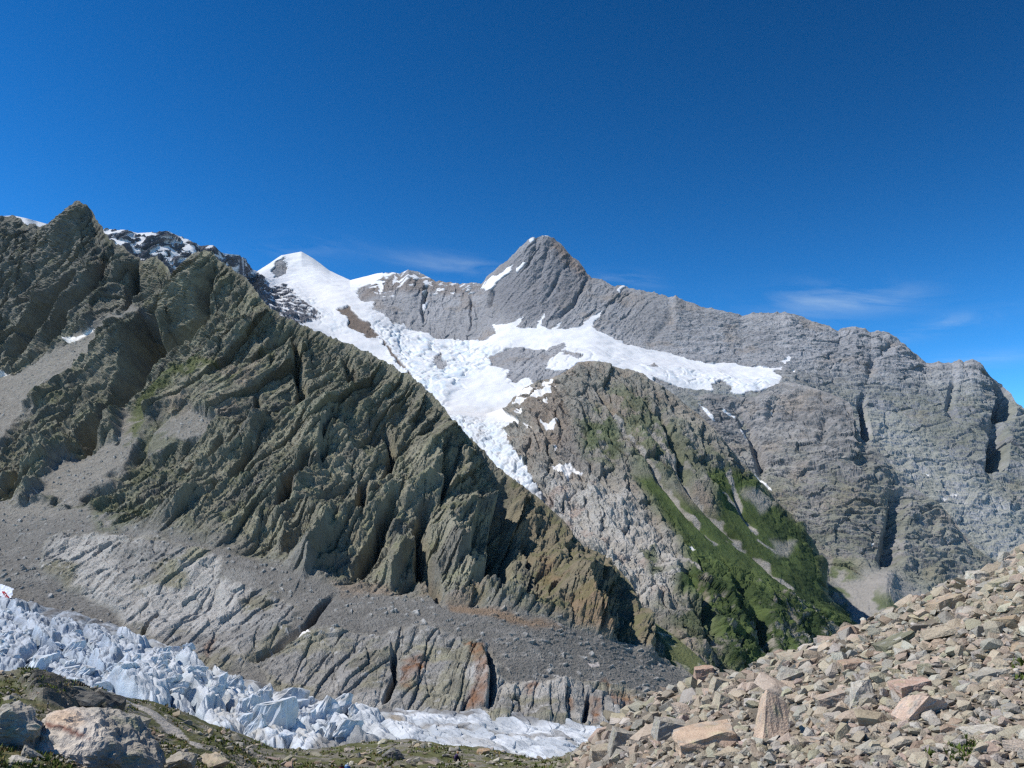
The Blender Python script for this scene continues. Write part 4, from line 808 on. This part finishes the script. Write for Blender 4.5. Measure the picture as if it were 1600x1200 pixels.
boulder(206, 1135, 40, 30, GREY, "grey block with a black shadow between whaleback boulder and footpath", "the grey block by the path", 14, roll=.25, boxy=.75)
boulder(280, 1192, 44, 30, GREY, "rounded grey-green boulder at the bottom edge below the footpath", "the grey boulder below the path", 15, boxy=.4, npts=22)
boulder(330, 1190, 52, 22, TAN, "long tan and orange stone at the bottom edge beside a grey-green boulder", "the long tan stone", 16, boxy=.5)
boulder(48, 1178, 34, 26, GREY, "small pale boulder in the gap between the corner boulder and the whaleback boulder", "the small gap boulder", 17, boxy=.5)
boulder(28, 1192, 46, 22, PALE, "low pale stone at the very bottom beneath the big grey corner boulder", "the low pale stone", 18, boxy=.5)
boulder(12, 1096, 26, 20, GREY, "small grey boulder on grass at the left picture edge above the corner boulder", "the small edge boulder", 19, boxy=.5)
boulder(102, 1092, 100, 34, DARK, "layered dark rock outcrop in the grass behind the whaleback boulder", "the dark layered outcrop", 20, roll=.22, strata=7, boxy=.4, npts=26, sink=.2)
boulder(612, 1181, 36, 20, (.115, .112, .11), "dark grey boulder among grass and stones on the middle meadow", "the dark meadow boulder", 21, boxy=.4, npts=20)
boulder(755, 1176, 20, 12, (.34, .24, .15), "small rusty brown boulder on the meadow rim before the ice", "the rusty brown boulder", 22, boxy=.5)
boulder(1106, 1167, 98, 56, (.475, .35, .25), "long layered orange slab with a dark hollow beneath its right end", "the layered orange slab", 31, roll=-.22, strata=6, boxy=.75, npts=14, depth=.8, rough_=.035)
boulder(1206, 1140, 46, 98, (.47, .35, .26), "tall upright orange-grey slab standing above the scree", "the tall upright slab", 32, roll=.26, boxy=.7, depth=.8, strata=0, rough_=.04, tilt=-.35)
boulder(1047, 1141, 48, 34, GREY, "grey-tan block with a black shaded underside left of the layered orange slab", "the shaded grey block", 33, roll=.15, boxy=.7)
boulder(1135, 1104, 36, 32, TAN, "squarish tan block perched above the layered orange slab", "the squarish tan block", 34, roll=.3, boxy=.85, npts=14)
boulder(974, 1162, 40, 42, GREY, "grey boulder with a dark right face at the lower left end of the scree", "the grey end boulder", 35, roll=.3, boxy=.65)
boulder(948, 1180, 50, 26, TAN, "broad tan block at the bottom left end of the scree", "the broad tan block", 36, boxy=.65)
boulder(1101, 1056, 30, 26, (.40, .27, .20), "reddish-brown block on the skyline rim of the scree where the grass slope ends", "the reddish rim block", 37, roll=-.1, boxy=.85, npts=14)
boulder(1130, 1074, 36, 28, TAN, "flat-faced tan boulder just below the reddish rim block", "the flat-faced tan boulder", 38, roll=.3, boxy=.6)
boulder(1403, 1012, 56, 34, (.17, .165, .115), "dark olive tilted slab in the upper scree", "the dark olive slab", 39, roll=-.45, boxy=.6, strata=4)
boulder(1480, 950, 52, 34, (.37, .29, .21), "tan-grey block with a brown end near the upper rim of the scree", "the brown-ended rim block", 40, roll=-.35, boxy=.75)
boulder(1334, 1046, 40, 28, (.34, .245, .18), "brown block with a shadowed hollow in the middle scree", "the brown hollow block", 41, roll=-.2, boxy=.7)
boulder(1432, 1114, 80, 46, (.52, .385, .30), "large flat pink slab in the middle of the scree", "the large flat pink slab", 42, roll=-.15, boxy=.55, rough_=.03, tilt=-.35)
boulder(1350, 1092, 44, 58, (.42, .38, .32), "steep grey slab leaning beside a pink block", "the leaning grey slab", 43, roll=.35, boxy=.5, depth=.8, tilt=-.5)
boulder(1303, 1101, 48, 36, PINK, "pale pink block to the left of the leaning grey slab", "the pale pink block", 44, roll=-.3, boxy=.65)
boulder(1447, 1046, 58, 26, PINK, "pink wedge-shaped slab below the dark olive slab", "the pink wedge slab", 45, roll=-.28, boxy=.6, strata=3)
boulder(1425, 1078, 52, 30, (.43, .30, .235), "reddish-pink blocky slab above the large flat pink slab", "the reddish blocky slab", 46, roll=-.2, boxy=.75)
boulder(1420, 1027, 38, 24, PALE, "pale flat stone touching the dark olive slab from below", "the pale flat stone", 47, boxy=.6)
boulder(1545, 1060, 54, 26, GREY, "grey elongated slab in the scree near the right picture edge", "the grey elongated slab", 48, roll=-.25, boxy=.6, strata=3)
boulder(1532, 904, 36, 24, PALE, "pale broad boulder on the scree rim close to the right edge", "the pale rim boulder", 49, boxy=.6)
boulder(1233, 1064, 38, 38, GREY, "grey-green boulder directly above the tall upright slab", "the grey-green boulder", 50, roll=.2, boxy=.55)
boulder(1535, 1148, 50, 22, PALE, "pale grey plank-shaped slab in the lower right scree", "the pale plank slab", 51, roll=-.2, boxy=.7, strata=3)
boulder(1265, 1170, 44, 30, PINK, "pinkish boulder right of the foot of the tall upright slab", "the pinkish foot boulder", 52, boxy=.6)
boulder(1575, 915, 44, 26, OLIVE, "lichen-yellow slab on the scree rim at the right picture edge", "the lichen-yellow slab", 53, roll=-.3, boxy=.6)
boulder(1240, 1030, 40, 20, TAN, "long tan rim slab above the grey-green boulder", "the long tan rim slab", 54, roll=-.15, boxy=.6)

# ---- the rest of the larger stones, each its own object, then the small rubble as one mass
rs = np.random.default_rng(44)
SC = [(905,1178),(935,1158),(985,1116),(1095,1070),(1200,1035),(1330,990),(1450,935),(1605,856),(1605,1205),(880,1205)]
def inpoly(x, y, poly): return polymask(np.array([x]), np.array([y]), poly, .5)[0] > .5
hues = [("tan", TAN), ("pink", PINK), ("grey", GREY), ("lichen-green", OLIVE), ("pale", PALE), ("brown", (.32, .24, .175))]
taken = {}
def name_stone(x, y, hue, shape, wpx):
    d = [(math.hypot((x - p[0]) / 1.0, (y - p[1]) * 1.3), p) for p in placed[:36]]
    d.sort(key=lambda t: t[0]); sz = "small" if wpx < 26 else ("medium" if wpx < 36 else "large")
    for _, p in d[:4]:
        dx, dy = x - p[0], y - p[1]
        rel_ = ("below" if dy > 0 else "above") if abs(dy) * 1.3 > abs(dx) else ("right of" if dx > 0 else "left of")
        if abs(dy) * 1.3 > abs(dx) * .5 and abs(dx) > abs(dy) * .65: rel_ = ("lower " if dy > 0 else "upper ") + ("right of" if dx > 0 else "left of")
        for lab_ in (f"{hue} {shape} {rel_} {p[4]}", f"{sz} {hue} {shape} {rel_} {p[4]}"):
            if lab_ not in taken: taken[lab_] = 1; return lab_
    return None
n_ind = 0; tries = 0; occupied = [(p[0], p[1], max(p[2], p[3])) for p in placed]
while n_ind < 262 and tries < 12000:
    tries += 1
    right = rs.random() < .86
    if right:
        x, y = rs.uniform(900, 1600), rs.uniform(850, 1200)
        if not inpoly(x, y, SC): continue
        wpx = float(np.clip(21 * (1 - rs.random()) ** -.42, 21, 60))
    else:
        x, y = rs.uniform(190, 900), rs.uniform(1100, 1200)
        if y < np.interp(x, [p[0] for p in crestF], [p[1] for p in crestF]) + 5: continue
        wpx = float(np.clip(9 * (1 - rs.random()) ** -.45, 9, 22))
    if any(math.hypot(x - a, (y - b) * 1.5) < (c * .75 + wpx * .42) for a, b, c in occupied): continue
    dpt = polyline(np.array([x]), np.array([y]), [(172,1084),(222,1112),(285,1152),(312,1172)], 40)[0][0]
    if dpt < 9 + wpx * .5: continue
    hi = int(rs.choice(6, p=[.40, .14, .22, .08, .1, .06] if right else [.18, .04, .5, .1, .14, .04])); hue, hc = hues[hi]
    k = int(rs.integers(len(protos))); shape = "slab" if k % 6 in (0, 3) else ("block" if k % 6 in (2, 4) else "stone")
    lb = name_stone(x, y, hue, shape, wpx if right else wpx * 2)
    if lb is None: continue
    g = ground(x, y + wpx * .1); s = wpx * g[1] / F * 1.12
    o = link("rock", pmesh[k], None); o.scale = (s * rs.uniform(.95, 1.45), s * rs.uniform(.75, 1.1), s * rs.uniform(.6, 1.05))
    o.rotation_euler = (rs.uniform(-.45, .35), rs.uniform(-.55, .25), rs.normal() * .6 + (3.14 if rs.random() < .5 else 0)); o.location = tuple(g + np.array([0, 0, s * .10]))
    vj = rs.uniform(.78, 1.15); o.color = (hc[0] * vj, hc[1] * vj * rs.uniform(.96, 1.04), hc[2] * vj * rs.uniform(.92, 1.06), 1)
    tag(o, lb, "rock", "loose rocks of the foreground slopes"); occupied.append((x, y, wpx / 2)); n_ind += 1

def rubble(name, pts, sizes, cols, label, mat=M_stone_v, sinkf=.16):
    Vs, Ts, Cs, off = [], [], [], 0
    N = len(pts); kk = rs.integers(len(protos), size=N); yaw, tx, ty = rs.uniform(0, 6.28, N), rs.uniform(-.6, .55, N), rs.uniform(-.75, .4, N)
    for k, (V, T) in enumerate(protos):
        idx = np.nonzero(kk == k)[0]
        if not len(idx): continue
        W = V[None] * sizes[idx, None, None] * rs.uniform(.75, 1.25, (len(idx), 1, 3))
        cz, sz = np.cos(yaw[idx])[:, None], np.sin(yaw[idx])[:, None]
        x, y, z = W[..., 0] * cz - W[..., 1] * sz, W[..., 0] * sz + W[..., 1] * cz, W[..., 2]
        c, s = np.cos(tx[idx])[:, None], np.sin(tx[idx])[:, None]; y, z = y * c - z * s, y * s + z * c
        c, s = np.cos(ty[idx])[:, None], np.sin(ty[idx])[:, None]; x, z = x * c + z * s, -x * s + z * c
        Q = np.stack([x, y, z], -1) + pts[idx][:, None]; Q[..., 2] += sinkf * sizes[idx][:, None]
        Vs.append(Q.reshape(-1, 3)); Ts.append((T[None] + (np.arange(len(idx)) * len(V))[:, None, None]).reshape(-1, 3) + off); off += len(idx) * len(V)
        Cs.append(np.repeat(cols[idx], len(V), 0))
    o = link(name, mesh_np(name, np.concatenate(Vs), np.concatenate(Ts), np.concatenate(Cs)), mat); tag(o, label, kind="stuff"); return o
def scatter(n, x0, x1, poly_fn, size_fn, probs, label):
    P, S, K = [], [], []
    H = Fg.PY.shape[0]; xs = rs.uniform(x0, x1, n * 4); ys = rs.uniform(640, 1290, n * 4); ok = poly_fn(xs, ys); xs, ys = xs[ok][:n], ys[ok][:n]
    for x, y in zip(xs, ys):
        g = ground(x, y); P.append(g); S.append(size_fn(x, y) * g[1] / F)
    hi = rs.choice(6, p=probs, size=len(P)); cc = np.array([hues[h][1] for h in hi]) * rs.uniform(.70, 1.16, (len(P), 1)) * rs.uniform(.97, 1.03, (len(P), 3))
    return rubble("rubble", np.array(P), np.array(S), cc, label)
cx_, cy_ = [p[0] for p in crestF], [p[1] for p in crestF]
scatter(19000, 880, 2250, lambda x, y: (y > np.interp(x, cx_, cy_) - 1) & (x + .6 * (y - 1180) > 905) & (y < 1280), lambda x, y: float(np.clip(7.5 * (1 - rs.random()) ** -.42, 7.5, 26)) * 1.15, [.42, .13, .25, .08, .08, .04], "loose tan and pink stone rubble covering the moraine slope")
scatter(8500, -450, 930, lambda x, y: (y > np.interp(x, cx_, cy_) + 1) & (x + .6 * (y - 1180) < 912) & (polyline(x, y, [(172,1084),(222,1112),(285,1152),(312,1172)], 40)[0] > 8) & (fbm(np.stack([x * .02, y * .05, x * 0], 1), 3) > -.12) & (y < 1270), lambda x, y: float(np.clip(2.6 * (1 - rs.random()) ** -.5, 2.6, 10)), [.2, .05, .5, .08, .15, .02], "grey stones strewn through the meadow")

# ---- grass tufts
gp = []
xs, ys = rs.uniform(-200, 1600, 60000), rs.uniform(1045, 1260, 60000)
gnoise = fbm(np.stack([xs * .018, ys * .05, xs * 0 + 3], 1), 4, .6)
leftm = (xs + .6 * (ys - 1180) < 905) & (ys > np.interp(xs, cx_, cy_) + .5) & (gnoise > -.02)
tufts = np.maximum.reduce([polymask(xs, ys, q_, 4) for q_ in [[(1065,1095),(1085,1088),(1090,1100),(1070,1110)], [(1040,1110),(1070,1108),(1060,1130),(1035,1128)], [(985,1140),(1020,1138),(1015,1160),(985,1158)], [(1480,1180),(1520,1172),(1530,1195),(1490,1200)], [(1585,1050),(1600,1045),(1600,1075),(1588,1072)], [(1440,1188),(1460,1185),(1455,1200)], [(1040,1165),(1062,1160),(1060,1172)]]]) > .5
dpth = polyline(xs, ys, [(172,1084),(222,1112),(285,1152),(312,1172)], 40)[0]
sel = np.nonzero((leftm | tufts) & (dpth > 7))[0][:15000]
Vg, Cg = [], []
for i in sel:
    g = ground(xs[i], ys[i]); hgt = rs.uniform(.10, .26) * (1.25 if tufts[i] else 1) * np.clip(g[1] / 70, .7, 1.3); cbase = np.array([.085, .115, .026]) * rs.uniform(.7, 1.35) if (rs.random() < .78 or tufts[i]) else np.array([.20, .15, .06]) * rs.uniform(.7, 1.2)
    for b in range(4):
        a = rs.uniform(0, 6.28); d = np.array([math.cos(a), math.sin(a), 0]) * hgt * .5; o_ = np.array([rs.uniform(-.12, .12), rs.uniform(-.12, .12), 0]); wv = np.array([-d[1], d[0], 0]) * .5
        Vg += [g + o_ - wv, g + o_ + wv, g + o_ + d + [0, 0, hgt * rs.uniform(.7, 1.1)]]; Cg += [cbase] * 3
Vg = np.array(Vg)
tag(link("grass", mesh_np("grass", Vg, np.arange(len(Vg)).reshape(-1, 3), np.array(Cg)), material("grass_blades", scale=6, bump=0, var=.2)), "short green and yellowish alpine grass among the foreground stones", kind="stuff")

# ------------------------------------------------------------------ small things: hikers, post, tarpaulin
def plain(name, rgb, rough=.8): return material(name, scale=14, bump=.15, dist=.02, var=.12, base=rgb, rough=rough)
SKIN, RED, BLUE, LBLUE = plain("skin", (.52, .33, .24)), plain("red_fabric", (.48, .02, .03)), plain("blue_fabric", (.03, .11, .32)), plain("light_blue_fabric", (.32, .48, .75))
DARKF, PURPLE, HAIR, FAIR, GREYF = plain("dark_fabric", (.03, .03, .035)), plain("purple_fabric", (.045, .03, .085)), plain("dark_hair", (.03, .02, .015)), plain("fair_hair", (.38, .19, .07)), plain("pale_fabric", (.55, .55, .5))
def skin_mesh(name, pts, edges, rad, mat, parent, root=0, sub=2):
    me = bpy.data.meshes.new(name); me.from_pydata([tuple(p) for p in pts], edges, []); o = bpy.data.objects.new(name, me); C.objects.link(o)
    sk = o.modifiers.new("skin", 'SKIN'); ss = o.modifiers.new("sub", 'SUBSURF'); ss.levels = ss.render_levels = sub
    lay = me.skin_vertices[0].data if me.skin_vertices else None
    if lay is None:
        bpy.context.view_layer.objects.active = o; bpy.ops.mesh.customdata_skin_add(); lay = me.skin_vertices[0].data
    for i, r in enumerate(rad): lay[i].radius = (r, r) if isinstance(r, float) else r; lay[i].use_root = (i == root)
    me.materials.append(mat); o.parent = parent
    for p in []: pass
    return o
def ball(name, c, r, mat, parent, sq=(1, 1, 1), noise_=0.0):
    bm = bmesh.new(); bmesh.ops.create_icosphere(bm, subdivisions=3, radius=1)
    V = np.array([v.co[:] for v in bm.verts]); T = np.array([[v.index for v in f.verts] for f in bm.faces]); bm.free()
    V = V * (1 + noise_ * noise(V * 3)[:, None]) * np.array(sq) * r + np.array(c)
    return link(name, mesh_np(name, V, T, smooth=True), mat, parent)
def hiker(name, px, py_head, D, label, jacket, pants, hair, pack, strap=None, yaw=0.0):
    top = unproj(px, py_head, D); root = bpy.data.objects.new(name, None); C.objects.link(root)
    root.location = (top[0], top[1], top[2] - 1.74); root.rotation_euler = (0, 0, yaw)
    skin_mesh("body", [(0,0,.95),(0,0,1.12),(0,.01,1.32),(0,.0,1.46),(0,.01,1.54),(.19,0,1.42),(.25,-.02,1.16),(.27,.14,.98),(-.19,0,1.42),(-.25,-.02,1.16),(-.26,.12,.98),(.1,0,.88),(.12,.05,.5),(.12,-.04,.09),(.13,.12,.04),(-.1,0,.88),(-.12,-.08,.5),(-.12,-.2,.12),(-.13,-.05,.04)],
              [(0,1),(1,2),(2,3),(3,4),(3,5),(5,6),(6,7),(3,8),(8,9),(9,10),(0,11),(11,12),(12,13),(13,14),(0,15),(15,16),(16,17),(17,18)], [.15,.15,.17,.11,.055,.075,.055,.04,.075,.055,.04,.1,.075,.05,.045,.1,.075,.05,.045], jacket, root)
    skin_mesh("trousers", [(0,0,.96),(.1,0,.88),(.12,.05,.5),(.12,-.04,.12),(-.1,0,.88),(-.12,-.08,.5),(-.12,-.2,.14)], [(0,1),(1,2),(2,3),(0,4),(4,5),(5,6)], [.155,.11,.085,.062,.11,.085,.062], pants, root)
    h = ball("head", (0, .02, 1.64), .1, SKIN, root, (.8, .95, 1.1)); ball("hair", (0, -.005, 1.67), .108, hair, h, (.85, .95, .9), .08); ball("nose", (0, .12, 1.63), .02, SKIN, h); ball("ear", (.083, .01, 1.63), .025, SKIN, h, (.5, .8, 1.2)); ball("ear", (-.083, .01, 1.63), .025, SKIN, h, (.5, .8, 1.2))
    V, T = big_rock(5, (.36, .24, .56), 1, 0, 30, .8, .01, 3); V = V * (np.array([.36, .24, .56]) / np.ptp(V, axis=0))
    pk = link("backpack", mesh_np("backpack", V + np.array([0, -.26, 1.28]), T, smooth=True), pack, root)
    V2 = V * np.array([.8, .7, .3]); link("lid", mesh_np("lid", V2 + np.array([0, -.25, 1.58]), T, smooth=True), strap or DARKF, pk)
    tag(root, label, "person", "hikers on the meadow"); return root
hiker("person", 534, 1193.2, 75, "hiker with a red backpack at the bottom picture edge", DARKF, DARKF, HAIR, RED, DARKF, .25)
hiker("person", 543.5, 1192.2, 76.5, "hiker with a blue backpack beside the red backpack hiker", BLUE, DARKF, GREYF, BLUE, LBLUE, -.2)
def sitter(px, py, D, label):
    b = unproj(px, py, D); root = bpy.data.objects.new("person", None); C.objects.link(root); root.location = tuple(b); root.rotation_euler = (0, 0, -1.2)
    skin_mesh("body", [(0,0,.22),(0,.03,.40),(0,.12,.56),(0,.2,.68),(0,.26,.74),(.17,.2,.64),(.21,.34,.46),(.12,.48,.34),(-.17,.2,.64),(-.21,.34,.46),(-.12,.48,.34)], [(0,1),(1,2),(2,3),(3,4),(3,5),(5,6),(6,7),(3,8),(8,9),(9,10)], [.17,.17,.17,.12,.055,.075,.055,.04,.075,.055,.04], PURPLE, root)
    skin_mesh("trousers", [(0,0,.2),(.1,.08,.2),(.14,.42,.42),(.14,.5,.06),(.14,.62,.03),(-.1,.08,.2),(-.14,.42,.4),(-.14,.5,.06),(-.14,.62,.03)], [(0,1),(1,2),(2,3),(3,4),(0,5),(5,6),(6,7),(7,8)], [.17,.11,.08,.06,.05,.11,.08,.06,.05], DARKF, root)
    h = ball("head", (0, .33, .83), .1, SKIN, root, (.8, .95, 1.1)); ball("hair", (0, .30, .86), .112, FAIR, h, (.9, 1.0, .95), .08); ball("nose", (0, .43, .81), .02, SKIN, h); ball("ear", (.083, .32, .82), .025, SKIN, h, (.5, .8, 1.2)); ball("ear", (-.083, .32, .82), .025, SKIN, h, (.5, .8, 1.2))
    tag(root, label, "person", "hikers on the meadow")
gs = ground(711, 1190.5); sitter(711, 1190, gs[1] - .6, "fair-haired person in a dark purple jacket sitting bent forward on the meadow")

# trail post in the grass
g = ground(74, 1112); m = g[1] / F; post = bpy.data.objects.new("trail_post", None); C.objects.link(post); post.location = tuple(unproj(74, 1111, g[1] - .5))
WOOD = plain("weathered_wood", (.13, .11, .085))
def stick(name, h, r, mat, parent, z0=0.0):
    a = np.linspace(0, 6.283, 8, endpoint=False); V = np.concatenate([np.stack([r * k * np.cos(a), r * k * np.sin(a), z0 + 0 * a + u * h], 1) for u, k in ((0, 1.1), (.4, 1), (.93, .95), (1, .5))])
    Q = np.array([[i * 8 + j, i * 8 + (j + 1) % 8, (i + 1) * 8 + (j + 1) % 8, (i + 1) * 8 + j] for i in range(3) for j in range(8)])
    return link(name, mesh_np(name, V, [Q, np.array([list(range(24, 32))])]), mat, parent)
stick("stake", 15 * m, .035, WOOD, post); stick("collar", 2 * m, .045, plain("post_paint", (.3, .28, .25)), post, 10 * m)
tag(post, "thin wooden trail post standing behind the huge pale boulder", "post")

# white tarpaulin with a red panel, spread on the slope above the ice at the left edge
tarp = bpy.data.objects.new("tarpaulin", None); C.objects.link(tarp)
def sheet(name, poly, lift, mat, parent, thick=.25, wave=.8):
    poly = np.asarray(poly, float); x0, x1, y0, y1 = poly[:, 0].min(), poly[:, 0].max(), poly[:, 1].min(), poly[:, 1].max()
    gx, gy = np.meshgrid(np.linspace(x0, x1, 30), np.linspace(y0, y1, 30)); ins = polymask(gx.ravel(), gy.ravel(), poly, .01).reshape(gx.shape) > .5
    base = np.array([unproj(a, b, D_) for a, b, D_ in zip(gx.ravel(), gy.ravel(), np.interp(gy.ravel(), [900, 945], [742, 722]) - lift)])
    base[:, 1] += wave * noise(base * .35) ; h, w = gx.shape; n = h * w
    V = np.concatenate([base, base + [0, thick, -thick * .3]]); i = np.arange(n).reshape(h, w); ok = ins[:-1, :-1] & ins[1:, :-1] & ins[1:, 1:] & ins[:-1, 1:]
    q_ = np.stack([i[:-1, :-1], i[1:, :-1], i[1:, 1:], i[:-1, 1:]], -1)[ok]; ed = {}
    for a in q_:
        for k in range(4): ed[(a[k], a[(k + 1) % 4])] = 1
    rim = np.array([[a, b, b + n, a + n] for (a, b) in ed if (b, a) not in ed])
    return link(name, mesh_np(name, V, np.concatenate([q_, q_[:, ::-1] + n, rim[:, ::-1]])), mat, parent)
sheet("cloth", [(-26,904),(0,911.5),(12,915),(23,919.5),(20,924),(19.5,934),(15,936),(19,940.5),(0,940.5),(-26,939)], 0, plain("white_tarpaulin", (.72, .74, .80)), tarp)
rp = sheet("red_panel", [(2,923.5),(8,924),(14.5,933.5),(11,937),(8,933)], .6, plain("red_panel", (.36, .01, .02)), tarp, .1)
sheet("cross", [(5.5,926.5),(7,926),(8.2,928.4),(9.6,927.8),(10,929.2),(8.8,930),(11,933),(9.9,933.6),(7.9,930.6),(6.7,931),(6.2,929.8),(7.2,929.2)], 1.2, plain("white_cross", (.6, .5, .5)), rp, .08)
tag(tarp, "white tarpaulin with a red panel and white cross above the ice at the left edge", "tarpaulin")

# ------------------------------------------------------------------ the air of the valley
hz_lo, hz_hi = Vector((-9600, -1700, -1152)), Vector((9600, 9700, 3300))
hb = np.array([[x, y, z] for x in (hz_lo.x, hz_hi.x) for y in (hz_lo.y, hz_hi.y) for z in (hz_lo.z, hz_hi.z)])
hm_ = bpy.data.materials.new("haze"); hm_.use_nodes = True; hn, hl = hm_.node_tree.nodes, hm_.node_tree.links; hn.clear()
pv = hn.new("ShaderNodeVolumePrincipled"); pv.inputs['Color'].default_value = (.5, .72, 1.0, 1); pv.inputs['Density'].default_value = 0.3e-5; pv.inputs['Anisotropy'].default_value = 0.0
ho = hn.new("ShaderNodeOutputMaterial"); hl.new(pv.outputs[0], ho.inputs['Volume'])
tag(link("haze", mesh_np("haze", hb, np.array([[0, 1, 3, 2], [4, 6, 7, 5], [0, 4, 5, 1], [2, 3, 7, 6], [0, 2, 6, 4], [1, 5, 7, 3]])), hm_), "thin bluish air between the mountains", kind="stuff")
